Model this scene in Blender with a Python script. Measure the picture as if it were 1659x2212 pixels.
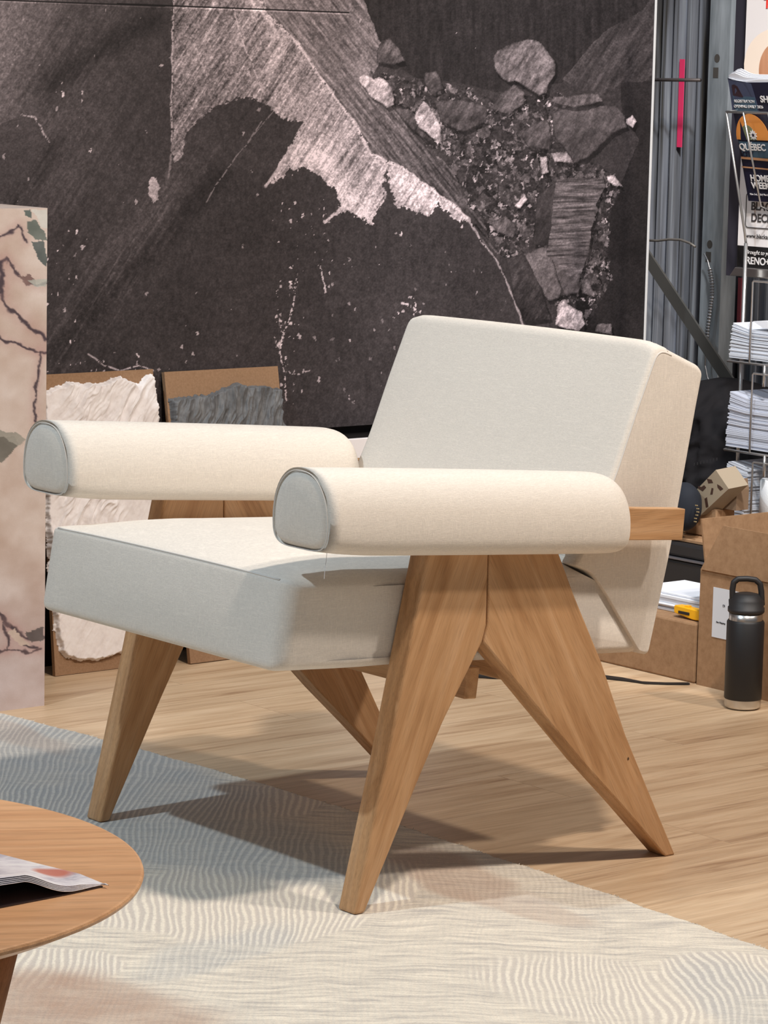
import bpy, bmesh, math, random
import numpy as np
from mathutils import Vector, Matrix

random.seed(7)
for o in list(bpy.data.objects):
    bpy.data.objects.remove(o, do_unlink=True)
S = bpy.context.scene
C = S.collection
PI = math.pi

# ---------------------------------------------------------------- camera
# world axes: x runs along the mural wall (away to the right), y towards the mural wall, z up.
CAM_C = np.array([-2.666453, -3.337172, 1.2])
CAM_M = np.array([[0.77859, 0.071755, -0.623417],
                  [-0.627155, 0.123445, -0.76905],
                  [0.021775, 0.989754, 0.141115]])
FPX, PW, PH = 6600.0, 1659.0, 2212.0
cd = bpy.data.cameras.new('camera')
cam = bpy.data.objects.new('camera', cd)
C.objects.link(cam)
cd.sensor_fit = 'VERTICAL'
cd.sensor_height = 36.0
cd.lens = FPX / PH * 36.0
cd.clip_start = 0.05
cd.clip_end = 60
Mx = Matrix([list(CAM_M[i]) + [CAM_C[i]] for i in range(3)] + [[0, 0, 0, 1]])
cam.matrix_world = Mx
S.camera = cam

# ---------------------------------------------------------------- light and exposure
S.view_settings.view_transform = 'Standard'
S.view_settings.look = 'None'
S.view_settings.gamma = 1
S.view_settings.exposure = 0.0
S.view_settings.use_curve_mapping = False

w = bpy.data.worlds.new('hall')
S.world = w
w.use_nodes = True
nt = w.node_tree
bg = nt.nodes['Background']
# dim hall around the booth: brighter towards the ceiling, darker towards the ground
tc = nt.nodes.new('ShaderNodeTexCoord')
sp = nt.nodes.new('ShaderNodeSeparateXYZ')
rp = nt.nodes.new('ShaderNodeValToRGB')
nt.links.new(tc.outputs['Generated'], sp.inputs[0])
nt.links.new(sp.outputs['Z'], rp.inputs[0])
nt.links.new(rp.outputs[0], bg.inputs[0])
rp.color_ramp.elements[0].position = 0.0
rp.color_ramp.elements[0].color = (0.22, 0.21, 0.21, 1)
rp.color_ramp.elements[1].position = 0.9
rp.color_ramp.elements[1].color = (0.72, 0.83, 0.98, 1)
bg.inputs[1].default_value = 0.27


def spot(name, target, per_z, height, power, color, radius, size=50):
    l = bpy.data.lights.new(name, 'SPOT')
    o = bpy.data.objects.new(name, l)
    C.objects.link(o)
    t = Vector(target)
    p = t + Vector((-per_z[0], -per_z[1], 1)) * height
    o.location = p
    o.rotation_euler = (t - p).to_track_quat('-Z', 'Y').to_euler()
    l.energy = power
    l.color = color
    l.shadow_soft_size = radius
    l.spot_size = math.radians(size)
    l.spot_blend = 0.6
    return o


spot('track_spot_warm', (0.4, 0.3, 0.3), (0.06, 0.48), 3.2, 300, (1.0, 0.88, 0.77), 0.09, 105)
spot('track_spot_cool', (0.3, 0.4, 0.3), (0.78, -0.06), 3.2, 285, (0.74, 0.89, 1.0), 0.05, 60)
spot('track_spot_side', (0.4, 0.3, 0.3), (-0.52, 0.66), 3.2, 300, (1.0, 0.89, 0.79), 0.12, 90)
spot('fill_spot_corner', (2.3, 1.35, 0.7), (0.62, 0.62), 2.6, 420, (0.95, 0.97, 1.0), 0.12, 42)  # added fill that brightens the back right corner, unseen source
spot('fill_spot_mural', (1.2, 1.8, 1.1), (0.15, 0.75), 2.4, 60, (1.0, 0.96, 0.93), 0.12, 60)  # added to lift the mural's brightness, no such lamp in view


# ---------------------------------------------------------------- helpers
def at(u, v, ax, val):
    """point of the place seen at (u, v) of the photo that lies on the plane axis ax = val"""
    d = CAM_M @ np.array([(u - PW / 2) / FPX, -(v - PH / 2) / FPX, -1.0])
    t = (val - CAM_C[ax]) / d[ax]
    return Vector(CAM_C + t * d)


def lin(c):
    r = []
    for x in c[:3]:
        x /= 255.0
        r.append(x / 12.92 if x <= 0.04045 else ((x + 0.055) / 1.055) ** 2.4)
    return (r[0], r[1], r[2], 1.0)


def new_mat(name, color=(200, 200, 200), rough=0.6, metal=0.0, spec=0.5):
    m = bpy.data.materials.new(name)
    m.use_nodes = True
    b = m.node_tree.nodes['Principled BSDF']
    b.inputs['Base Color'].default_value = lin(color)
    b.inputs['Roughness'].default_value = rough
    b.inputs['Metallic'].default_value = metal
    b.inputs['Specular IOR Level'].default_value = spec
    return m


def nn(m, t, **kw):
    n = m.node_tree.nodes.new(t)
    for k, v in kw.items():
        setattr(n, k, v)
    return n


def lk(m, a, b):
    m.node_tree.links.new(a, b)


def bsdf(m):
    return m.node_tree.nodes['Principled BSDF']


def coords(m, scale=(1, 1, 1), rot=(0, 0, 0), loc=(0, 0, 0)):
    t = nn(m, 'ShaderNodeTexCoord')
    g = nn(m, 'ShaderNodeMapping')
    g.inputs['Scale'].default_value = scale
    g.inputs['Rotation'].default_value = rot
    g.inputs['Location'].default_value = loc
    lk(m, t.outputs['Object'], g.inputs['Vector'])
    return g.outputs['Vector']


def noise(m, vec, scale, detail=4, rough=0.55, dist=0.0):
    n = nn(m, 'ShaderNodeTexNoise')
    n.inputs['Scale'].default_value = scale
    n.inputs['Detail'].default_value = detail
    n.inputs['Roughness'].default_value = rough
    n.inputs['Distortion'].default_value = dist
    lk(m, vec, n.inputs['Vector'])
    return n.outputs['Fac']


def ramp(m, fac, stops):
    r = nn(m, 'ShaderNodeValToRGB')
    e = r.color_ramp.elements
    while len(e) < len(stops):
        e.new(0.5)
    for i, (p, c) in enumerate(stops):
        e[i].position = p
        e[i].color = lin(c) if len(c) == 3 else c
    lk(m, fac, r.inputs[0])
    return r.outputs[0]


def g3(v):
    return (v, v, v, 1.0)


def mix(m, fac, a, b, mode='MIX'):
    n = nn(m, 'ShaderNodeMix', data_type='RGBA', blend_type=mode)
    for i, s in ((0, fac), (6, a), (7, b)):
        if hasattr(s, 'is_output'):
            lk(m, s, n.inputs[i])
        else:
            n.inputs[i].default_value = s
    return n.outputs[2]


def mathn(m, op, a, b=0.0):
    n = nn(m, 'ShaderNodeMath', operation=op)
    for i, s in ((0, a), (1, b)):
        if hasattr(s, 'is_output'):
            lk(m, s, n.inputs[i])
        else:
            n.inputs[i].default_value = s
    return n.outputs[0]


def bump(m, h, strength=0.3, dist=0.001):
    n = nn(m, 'ShaderNodeBump')
    n.inputs['Strength'].default_value = strength
    n.inputs['Distance'].default_value = dist
    lk(m, h, n.inputs['Height'])
    lk(m, n.outputs[0], bsdf(m).inputs['Normal'])


def oak(name, rot, tint=1.0, base=((172, 127, 86), (196, 152, 109), (209, 168, 128)), rough=0.42):
    """oak with the grain along local x after rotating the coordinates by rot"""
    m = new_mat(name, rough=rough, spec=0.35)
    v = coords(m, (1, 1, 1), rot)
    mp = nn(m, 'ShaderNodeMapping')
    mp.inputs['Scale'].default_value = (1.3, 16, 16)
    lk(m, v, mp.inputs['Vector'])
    f = noise(m, mp.outputs[0], 2.2, 5, 0.55, 0.9)
    c = ramp(m, f, [(0.30, base[0]), (0.5, base[1]), (0.72, base[2])])
    mp2 = nn(m, 'ShaderNodeMapping')
    mp2.inputs['Scale'].default_value = (8, 260, 260)
    lk(m, v, mp2.inputs['Vector'])
    f2 = noise(m, mp2.outputs[0], 3, 2, 0.5)
    d = ramp(m, f2, [(0.32, g3(0.80)), (0.52, g3(1.0))])
    wv = nn(m, 'ShaderNodeTexWave', wave_type='BANDS', bands_direction='Y')
    wv.inputs['Scale'].default_value = 9
    wv.inputs['Distortion'].default_value = 5
    wv.inputs['Detail'].default_value = 3
    wv.inputs['Detail Scale'].default_value = 0.8
    mp3 = nn(m, 'ShaderNodeMapping')
    mp3.inputs['Scale'].default_value = (0.35, 1.5, 1.5)
    lk(m, v, mp3.inputs['Vector'])
    lk(m, mp3.outputs[0], wv.inputs['Vector'])
    e = ramp(m, wv.outputs['Fac'], [(0.0, g3(0.86)), (0.5, g3(1.0))])
    c = mix(m, 1.0, c, d, 'MULTIPLY')
    c = mix(m, 0.8, c, e, 'MULTIPLY')
    lk(m, c, bsdf(m).inputs['Base Color'])
    bump(m, f2, 0.12, 0.0004)
    return m


def mesh_obj(name, bm, mat, parent=None, smooth=False):
    me = bpy.data.meshes.new(name)
    bmesh.ops.recalc_face_normals(bm, faces=bm.faces)
    bm.to_mesh(me)
    bm.free()
    o = bpy.data.objects.new(name, me)
    C.objects.link(o)
    for mm in (mat if isinstance(mat, (list, tuple)) else [mat]):
        me.materials.append(mm)
    if smooth:
        for p in me.polygons:
            p.use_smooth = True
    if parent is not None:
        o.parent = parent
    return o


def thing(name, label, cat, loc=(0, 0, 0), group=None):
    o = bpy.data.objects.new(name, None)
    C.objects.link(o)
    o.empty_display_size = 0.05
    o['label'] = label
    o['category'] = cat
    if group:
        o['group'] = group
    return o


def tag(o, label, cat, group=None):
    o['label'] = label
    o['category'] = cat
    if group:
        o['group'] = group
    return o


def struct(o):
    o['kind'] = 'structure'
    return o


def box(bm, a, b, bev=0.0, seg=2):
    x0, y0, z0 = a
    x1, y1, z1 = b
    r = bmesh.ops.create_cube(bm, size=1)
    vs = r['verts']
    for v in vs:
        v.co = Vector(((x0 + x1) / 2 + v.co.x * (x1 - x0), (y0 + y1) / 2 + v.co.y * (y1 - y0), (z0 + z1) / 2 + v.co.z * (z1 - z0)))
    if bev > 0:
        es = list({e for v in vs for e in v.link_edges})
        bmesh.ops.bevel(bm, geom=es, offset=bev, segments=seg, affect='EDGES', profile=0.5)
    return bm


def prism(bm, pts, lo, hi, axis='y', bev=0.0, seg=2):
    """extrude a polygon (given in the two other axes) from lo to hi along axis"""
    def P(p, t):
        if axis == 'y':
            return (p[0], t, p[1])
        if axis == 'x':
            return (t, p[0], p[1])
        return (p[0], p[1], t)
    A = [bm.verts.new(P(p, lo)) for p in pts]
    B = [bm.verts.new(P(p, hi)) for p in pts]
    fs = [bm.faces.new(A), bm.faces.new(B[::-1])]
    n = len(pts)
    for i in range(n):
        fs.append(bm.faces.new((A[i], B[i], B[(i + 1) % n], A[(i + 1) % n])))
    bmesh.ops.recalc_face_normals(bm, faces=fs)
    if bev > 0:
        es = list({e for f in fs for e in f.edges})
        bmesh.ops.bevel(bm, geom=es, offset=bev, segments=seg, affect='EDGES', profile=0.5)
    return bm


def tube(bm, pts, r, n=8, closed=False, caps=True):
    pts = [Vector(p) for p in pts]
    m = len(pts)
    rings = []
    prev = None
    for i, p in enumerate(pts):
        if closed:
            d = (pts[(i + 1) % m] - pts[i - 1]).normalized()
        else:
            d = (pts[min(i + 1, m - 1)] - pts[max(i - 1, 0)]).normalized()
        if prev is None:
            a = Vector((0, 0, 1)) if abs(d.z) < 0.9 else Vector((1, 0, 0))
            nrm = d.cross(a).normalized()
        else:
            nrm = (prev - d * prev.dot(d)).normalized()
        prev = nrm
        bn = d.cross(nrm)
        rr = r[i] if isinstance(r, (list, tuple)) else r
        rings.append([bm.verts.new(p + (nrm * math.cos(2 * PI * k / n) + bn * math.sin(2 * PI * k / n)) * rr) for k in range(n)])
    for i in range(m if closed else m - 1):
        A, B = rings[i], rings[(i + 1) % m]
        for k in range(n):
            bm.faces.new((A[k], A[(k + 1) % n], B[(k + 1) % n], B[k]))
    if not closed and caps:
        bm.faces.new(rings[0])
        bm.faces.new(rings[-1][::-1])
    return bm


def lathe(bm, prof, c, n=48):
    rings = []
    for r, z in prof:
        if r < 1e-6:
            rings.append([bm.verts.new((c[0], c[1], c[2] + z))])
        else:
            rings.append([bm.verts.new((c[0] + r * math.cos(2 * PI * k / n), c[1] + r * math.sin(2 * PI * k / n), c[2] + z)) for k in range(n)])
    for A, B in zip(rings, rings[1:]):
        if len(A) == 1 and len(B) == 1:
            continue
        for k in range(n):
            k2 = (k + 1) % n
            if len(A) == 1:
                bm.faces.new((A[0], B[k2], B[k]))
            elif len(B) == 1:
                bm.faces.new((A[k], A[k2], B[0]))
            else:
                bm.faces.new((A[k], A[k2], B[k2], B[k]))
    return bm


def rounded(pts, radii, seg=6):
    """round the corners of a closed 2D polygon"""
    out = []
    n = len(pts)
    for i in range(n):
        p = Vector(pts[i]); a = Vector(pts[i - 1]); b = Vector(pts[(i + 1) % n])
        r = radii[i] if isinstance(radii, (list, tuple)) else radii
        d1 = (a - p); d2 = (b - p)
        l1, l2 = d1.length, d2.length
        d1.normalize(); d2.normalize()
        t = min(r, l1 * 0.45, l2 * 0.45)
        if t < 1e-5:
            out.append((p.x, p.y)); continue
        s = p + d1 * t; e = p + d2 * t
        for k in range(seg + 1):
            q = k / seg
            x = s * (1 - q) ** 2 + p * 2 * q * (1 - q) + e * q * q
            out.append((x.x, x.y))
    return out


def resample(pts, n):
    P = np.array(pts + [pts[0]])
    d = np.r_[0, np.cumsum(np.linalg.norm(np.diff(P, axis=0), axis=1))]
    t = np.linspace(0, d[-1], n + 1)[:-1]
    return [(float(np.interp(q, d, P[:, 0])), float(np.interp(q, d, P[:, 1]))) for q in t]


def offset_contour(pts, radii, wts, inset, seg=6, sub=14):
    """closed polygon moved inward edge by edge (weighted), its corners rounded, always with the same vertex count"""
    n = len(pts)
    A = 0.5 * sum(pts[i][0] * pts[(i + 1) % n][1] - pts[(i + 1) % n][0] * pts[i][1] for i in range(n))
    sg = 1 if A > 0 else -1
    L = []
    for i in range(n):
        p, q = Vector(pts[i]), Vector(pts[(i + 1) % n])
        d = (q - p).normalized()
        nr = Vector((-d.y, d.x)) * sg
        L.append((p + nr * inset * wts[i], d))
    V = []
    for i in range(n):
        (p, d), (q, e) = L[i - 1], L[i]
        den = d.x * e.y - d.y * e.x
        t = ((q.x - p.x) * e.y - (q.y - p.y) * e.x) / den
        V.append(p + d * t)
    cor = []
    for i in range(n):
        p = V[i]; a_ = V[i - 1] - p; b_ = V[(i + 1) % n] - p
        t = min(radii[i], a_.length * 0.45, b_.length * 0.45)
        s_ = p + a_.normalized() * t; e_ = p + b_.normalized() * t
        cor.append([s_ * (1 - k / seg) ** 2 + p * 2 * (k / seg) * (1 - k / seg) + e_ * (k / seg) ** 2 for k in range(seg + 1)])
    out = []
    for i in range(n):
        out += cor[i]
        a_, b_ = cor[i][-1], cor[(i + 1) % n][0]
        out += [a_.lerp(b_, k / sub) for k in range(1, sub)]
    return np.array([(p.x, p.y) for p in out])


def puffy(name, pts, radii, wts, y0, y1, r, mat, parent, ny=24, warp=None, rseg=8):
    """upholstered block: polygon in x-z swept along y with softly rounded ends"""
    stations = []
    for k in range(rseg + 1):
        a = PI / 2 * (1 - k / rseg)
        stations.append((y0 + r * (1 - math.sin(a)), r * (1 - math.cos(a))))
    for k in range(1, ny):
        stations.append((y0 + r + (y1 - y0 - 2 * r) * k / ny, 0))
    for k in range(rseg + 1):
        a = PI / 2 * (k / rseg)
        stations.append((y1 - r * (1 - math.sin(a)), r * (1 - math.cos(a))))
    bm = bmesh.new()
    rings = []
    for y, ins in stations:
        rings.append([bm.verts.new((q[0], y, q[1])) for q in offset_contour(pts, radii, wts, ins)])
    n = len(rings[0])
    for A, B in zip(rings, rings[1:]):
        for k in range(n):
            bm.faces.new((A[k], A[(k + 1) % n], B[(k + 1) % n], B[k]))
    bm.faces.new(rings[0]); bm.faces.new(rings[-1][::-1])
    P = offset_contour(pts, radii, wts, 0)
    if warp:
        for v in bm.verts:
            v.co = Vector(warp(v.co.x, v.co.y, v.co.z))
    pos = [[v.co.copy() for v in rr] for rr in rings]
    o = mesh_obj(name, bm, mat, parent, True)
    return o, pos, P


# ---------------------------------------------------------------- numpy noise for prints and reliefs
_rng = np.random.RandomState(11)
_LAT = _rng.rand(8, 256, 256)


def vnoise(x, y, s=0):
    L = _LAT[s % 8]
    xi = np.floor(x).astype(np.int64); yi = np.floor(y).astype(np.int64)
    fx = x - xi; fy = y - yi
    fx = fx * fx * (3 - 2 * fx); fy = fy * fy * (3 - 2 * fy)
    a = L[yi & 255, xi & 255]; b = L[yi & 255, (xi + 1) & 255]
    c = L[(yi + 1) & 255, xi & 255]; d = L[(yi + 1) & 255, (xi + 1) & 255]
    return (a * (1 - fx) + b * fx) * (1 - fy) + (c * (1 - fx) + d * fx) * fy


def fbm(x, y, oct=4, s=0, gain=0.55):
    t = 0; a = 1; n = 0
    for k in range(oct):
        t = t + a * vnoise(x * 2 ** k + 17.3 * k, y * 2 ** k - 9.1 * k, s + k); n += a; a *= gain
    return t / n


def inside(U, V, poly):
    r = np.zeros(U.shape, bool)
    n = len(poly)
    for i in range(n):
        x0, y0 = poly[i]; x1, y1 = poly[(i + 1) % n]
        if y0 == y1:
            continue
        c = ((y0 > V) != (y1 > V)) & (U < (x1 - x0) * (V - y0) / (y1 - y0) + x0)
        r ^= c
    return r


def dseg(U, V, line):
    d = np.full(U.shape, 1e9)
    for (x0, y0), (x1, y1) in zip(line, line[1:]):
        dx, dy = x1 - x0, y1 - y0
        t = np.clip(((U - x0) * dx + (V - y0) * dy) / (dx * dx + dy * dy), 0, 1)
        d = np.minimum(d, np.hypot(U - x0 - t * dx, V - y0 - t * dy))
    return d


def sm(e0, e1, x):
    t = np.clip((x - e0) / (e1 - e0), 0, 1)
    return t * t * (3 - 2 * t)


def srgb2lin(c):
    c = np.clip(c / 255.0, 0, 1)
    return np.where(c <= 0.04045, c / 12.92, ((c + 0.055) / 1.055) ** 2.4)


def grid_obj(name, A, B, P, col, mat, parent=None, smooth=False):
    """P: (nb, na, 3) vertex positions, col: (nb, na, 3) linear colours"""
    nb, na = P.shape[:2]
    me = bpy.data.meshes.new(name)
    me.vertices.add(na * nb)
    me.vertices.foreach_set('co', P.reshape(-1).astype(np.float32))
    i = np.arange(na * nb).reshape(nb, na)
    q = np.stack([i[:-1, :-1], i[:-1, 1:], i[1:, 1:], i[1:, :-1]], -1).reshape(-1, 4)
    me.loops.add(q.size)
    me.loops.foreach_set('vertex_index', q.reshape(-1).astype(np.int32))
    me.polygons.add(len(q))
    me.polygons.foreach_set('loop_start', (np.arange(len(q)) * 4).astype(np.int32))
    me.polygons.foreach_set('loop_total', np.full(len(q), 4, np.int32))
    if smooth:
        me.polygons.foreach_set('use_smooth', np.ones(len(q), bool))
    me.update(calc_edges=True)
    if col is not None:
        a = me.color_attributes.new('print', 'FLOAT_COLOR', 'POINT')
        c4 = np.ones((na * nb, 4), np.float32)
        c4[:, :3] = col.reshape(-1, 3)
        a.data.foreach_set('color', c4.reshape(-1))
    me.materials.append(mat)
    o = bpy.data.objects.new(name, me)
    C.objects.link(o)
    if parent is not None:
        o.parent = parent
    return o


def print_mat(name, rough=0.55, gain=1.0, grain=0.12, gscale=700, spec=0.3):
    m = new_mat(name, rough=rough, spec=spec)
    a = nn(m, 'ShaderNodeVertexColor', layer_name='print')
    f = noise(m, coords(m), gscale, 3, 0.7)
    g = ramp(m, f, [(0.3, g3(gain * (1 - grain))), (0.7, g3(gain * (1 + grain)))])
    lk(m, mix(m, 1.0, a.outputs['Color'], g, 'MULTIPLY'), bsdf(m).inputs['Base Color'])
    return m


# ---------------------------------------------------------------- materials
def make_fabric(name, base=(228, 220, 209)):
    m = new_mat(name, base, rough=0.95, spec=0.15)
    bsdf(m).inputs['Sheen Weight'].default_value = 0.15
    v = coords(m)
    mp = nn(m, 'ShaderNodeMapping'); mp.inputs['Scale'].default_value = (1, 1, 9); lk(m, v, mp.inputs['Vector'])
    mq = nn(m, 'ShaderNodeMapping'); mq.inputs['Scale'].default_value = (9, 9, 1); lk(m, v, mq.inputs['Vector'])
    a = noise(m, mp.outputs[0], 150, 3, 0.6)
    b = noise(m, mq.outputs[0], 150, 3, 0.6)
    s = mathn(m, 'ADD', a, b)
    c = ramp(m, mathn(m, 'MULTIPLY', s, 0.5), [(0.36, tuple(int(x * 0.94) for x in base)), (0.58, base), (0.72, tuple(min(255, int(x * 1.05)) for x in base))])
    mr = nn(m, 'ShaderNodeMapping'); mr.inputs['Scale'].default_value = (18, 18, 220); lk(m, v, mr.inputs['Vector'])
    mt = nn(m, 'ShaderNodeMapping'); mt.inputs['Scale'].default_value = (260, 260, 22); lk(m, v, mt.inputs['Vector'])
    sl = mathn(m, 'MAXIMUM', noise(m, mr.outputs[0], 2.2, 3, 0.6), noise(m, mt.outputs[0], 2.0, 3, 0.6))
    c = mix(m, 1.0, c, ramp(m, sl, [(0.46, g3(0.955)), (0.60, g3(1.0)), (0.70, g3(1.05))]), 'MULTIPLY')
    lk(m, c, bsdf(m).inputs['Base Color'])
    big = noise(m, v, 14, 2, 0.5)
    h = mathn(m, 'ADD', s, mathn(m, 'MULTIPLY', big, 2.0))
    bump(m, h, 0.28, 0.0012)
    return m


FAB = make_fabric('cream_linen')
PIPE = new_mat('cream_seam', (212, 206, 199), 0.95, spec=0.1)
CHROME = new_mat('chrome_wire', (190, 188, 186), 0.3, 0.85)
STEEL = new_mat('brushed_steel', (205, 203, 200), 0.28, 1.0)
BLACK = new_mat('black_powder_coat', (24, 23, 25), 0.5)
BLACKP = new_mat('black_plastic', (30, 28, 29), 0.55)
WHITE = new_mat('white_paper', (222, 224, 230), 0.6)
CARD = new_mat('cardboard', (150, 118, 88), 0.85, spec=0.1)
_v = coords(CARD, (1, 1, 1))
lk(CARD, ramp(CARD, noise(CARD, _v, 60, 4, 0.7), [(0.3, (140, 108, 80)), (0.7, (160, 127, 96))]), bsdf(CARD).inputs['Base Color'])
MDF = new_mat('brown_fibreboard', (150, 112, 80), 0.8, spec=0.1)
lk(MDF, ramp(MDF, noise(MDF, coords(MDF), 220, 3, 0.7), [(0.3, (140, 110, 84)), (0.7, (156, 125, 98))]), bsdf(MDF).inputs['Base Color'])
DARKEDGE = new_mat('black_edge', (20, 18, 19), 0.7)

# ================================================================ SETTING
# floor: light oak vinyl planks running along x
m = new_mat('light_oak_planks', rough=0.42, spec=0.35)
v = coords(m)
br = nn(m, 'ShaderNodeTexBrick')
br.inputs['Scale'].default_value = 1.0
br.inputs['Brick Width'].default_value = 1.22
br.inputs['Row Height'].default_value = 0.19
br.inputs['Mortar Size'].default_value = 0.0009
br.inputs['Mortar Smooth'].default_value = 0.3
br.inputs['Bias'].default_value = 0.0
br.offset = 0.37
br.inputs['Color1'].default_value = g3(0.0)
br.inputs['Color2'].default_value = g3(1.0)
br.inputs['Mortar'].default_value = g3(0.5)
lk(m, v, br.inputs['Vector'])
# per-plank shift of the grain
sh = nn(m, 'ShaderNodeVectorMath', operation='MULTIPLY')
lk(m, br.outputs['Color'], sh.inputs[0]); sh.inputs[1].default_value = (7.0, 3.0, 5.0)
ad = nn(m, 'ShaderNodeVectorMath', operation='ADD')
lk(m, v, ad.inputs[0]); lk(m, sh.outputs[0], ad.inputs[1])
mp = nn(m, 'ShaderNodeMapping'); mp.inputs['Scale'].default_value = (1.6, 22, 1); lk(m, ad.outputs[0], mp.inputs['Vector'])
f = noise(m, mp.outputs[0], 1.6, 6, 0.62, 0.8)
c = ramp(m, f, [(0.28, (162, 130, 99)), (0.42, (191, 161, 128)), (0.58, (206, 178, 145)), (0.75, (215, 189, 158))])
mp2 = nn(m, 'ShaderNodeMapping'); mp2.inputs['Scale'].default_value = (4, 140, 1); lk(m, ad.outputs[0], mp2.inputs['Vector'])
f2 = noise(m, mp2.outputs[0], 2.5, 4, 0.6, 0.3)
c = mix(m, 0.8, c, ramp(m, f2, [(0.3, g3(0.82)), (0.6, g3(1.03))]), 'MULTIPLY')
c = mix(m, 0.5, c, ramp(m, br.outputs['Color'], [(0.0, g3(0.90)), (1.0, g3(1.04))]), 'MULTIPLY')
c = mix(m, mathn(m, 'MULTIPLY', br.outputs['Fac'], 0.45), c, lin((110, 86, 66)))
lk(m, c, bsdf(m).inputs['Base Color'])
bump(m, f2, 0.05, 0.0005)
bm = bmesh.new()
box(bm, (-3.2, -4.4, -0.05), (5.0, 2.9, 0.0))
struct(mesh_obj('floor', bm, m))

# black wall behind the hung mural
bm = bmesh.new()
box(bm, (-2.6, 1.822, 0.0), (2.262, 1.90, 2.5))
struct(mesh_obj('wall_back', bm, new_mat('black_wall', (26, 24, 26), 0.7)))

# -------------------------------------------------- mural (photographic print of a quarry face)
HM = np.array([[978.110426, 4.610107, -508.057613], [37.340101, -1156.692262, 1519.428537], [0.107813, -0.024404, 1.0]])


def mural_paint(X, Z):
    """tone of the print at wall position (X, Z); outlines are traced in print units U, V"""
    q = HM[2, 0] * X + HM[2, 1] * Z + HM[2, 2]
    U0 = (HM[0, 0] * X + HM[0, 1] * Z + HM[0, 2]) / q
    V0 = (HM[1, 0] * X + HM[1, 1] * Z + HM[1, 2]) / q
    j1 = fbm(U0 / 26, V0 / 26, 5, 1, 0.65) - 0.5
    j2 = fbm(U0 / 26 + 40, V0 / 26 + 9, 5, 3, 0.65) - 0.5
    k1 = fbm(U0 / 7, V0 / 7, 3, 6, 0.7) - 0.5
    k2_ = fbm(U0 / 7 + 11, V0 / 7 + 5, 3, 0, 0.7) - 0.5
    U = U0 + 24 * j1 + 9 * k1; V = V0 + 24 * j2 + 9 * k2_   # ragged outlines
    Us = U0 + 9 * j1; Vs = V0 + 9 * j2                 # cleaner outlines
    fine = fbm(U0 / 4.5, V0 / 4.5, 3, 2, 0.7)
    big = fbm(U0 / 170, V0 / 170, 4, 5)
    # anisotropic scratches falling from upper right to lower left
    a = math.radians(57)
    p = U0 * math.cos(a) - V0 * math.sin(a); r = U0 * math.sin(a) + V0 * math.cos(a)
    scr = fbm(p / 120, r / 7, 4, 4, 0.6)
    scr2 = fbm(p / 60 + 7, r / 3.2, 3, 6, 0.6)
    T = 57 + 20 * (big - 0.5) + 14 * (fine - 0.5) + 14 * (fbm(U0 / 5, V0 / 16, 3, 1, 0.7) - 0.5)
    # left, paler flank with diagonal scratches
    left = sm(430, 60, U0) * sm(760, 300, V0)
    T += left * (16 + 34 * np.clip(scr - 0.45, -0.2, 1) + 20 * (scr2 - 0.5) + 60 * np.clip(fine - 0.58, 0, 1) * (scr > 0.45))
    T += sm(170, 0, U0 + 0.3 * V0) * 40 * (0.4 + 1.2 * fine)
    band = np.exp(-((r - (420 * math.sin(a) + 330 * math.cos(a))) / 60) ** 2) * sm(200, 500, V0) * sm(1000, 600, V0)
    T += band * (12 + 90 * np.clip(scr - 0.5, 0, 1) + 60 * np.clip(fine - 0.55, 0, 1))
    # darker fault running up from lower left
    d = dseg(U, V, [(120, 770), (215, 640), (330, 540), (430, 430), (470, 380)])
    T -= 18 * np.exp(-(d / 28) ** 2)
    d = dseg(U, V, [(110, 180), (190, 120), (330, 40)])
    T -= 22 * np.exp(-(d / 26) ** 2)
    # lens shaped slab at the left edge
    k = inside(Us, Vs, [(-60, 300), (10, 262), (50, 250), (80, 262), (100, 305), (60, 370), (20, 425), (-60, 470)])
    T = np.where(k, 74 + 8 * (fine - 0.5) - 10 * (V0 - 260) / 160, T)
    T -= 20 * np.exp(-(dseg(Us, Vs, [(110, 320), (75, 380), (25, 440)]) / 22) ** 2) * (~k)
    T += 90 * sm(3.5, 1, dseg(Us, Vs, [(45, 249), (75, 254), (92, 285), (104, 305)])) * (fine > 0.45)
    # great pale slab in the middle
    slab = [(372, -400), (470, -400), (555, -10), (600, 52), (640, 90), (700, 180), (760, 258), (800, 330), (868, 362), (915, 395), (962, 428), (1012, 474), (985, 478),
            (962, 452), (945, 436), (925, 470), (900, 458), (872, 450), (852, 440), (842, 400), (836, 362), (828, 380), (830, 425), (800, 482), (775, 470), (755, 458), (735, 462), (700, 482), (735, 440),
            (722, 405), (690, 378), (655, 362), (625, 372), (580, 398), (602, 360), (638, 300), (658, 262), (612, 256), (592, 240), (572, 222), (545, 213),
            (510, 212), (470, 228), (440, 250), (400, 285), (392, 330), (372, 352)]
    k = inside(U0 + 16 * j1 + 16 * k1, V0 + 18 * j2 + 20 * k2_, slab)
    tone = 116 + 40 * sm(380, 640, U0) + 12 * sm(150, 420, V0)
    micro = vnoise(U0 / 1.7, V0 / 1.7, 3)
    tone = tone + 130 * (scr - 0.5) + 90 * (scr2 - 0.5) + 110 * (fine - 0.5) + 46 * (micro - 0.5)
    # dark gullies
    tone -= 40 * np.exp(-(dseg(U, V, [(640, 95), (600, 160), (565, 220)]) / 9) ** 2)
    tone -= 26 * np.exp(-(dseg(U, V, [(840, 350), (832, 430)]) / 8) ** 2)
    tone += 46 * np.exp(-(dseg(U, V, [(600, 385), (650, 320), (700, 350), (745, 420), (790, 460)]) / 20) ** 2)
    tone += 40 * np.exp(-(dseg(U, V, [(850, 370), (905, 420), (960, 455)]) / 20) ** 2)
    T = np.where(k, tone, T)
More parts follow.
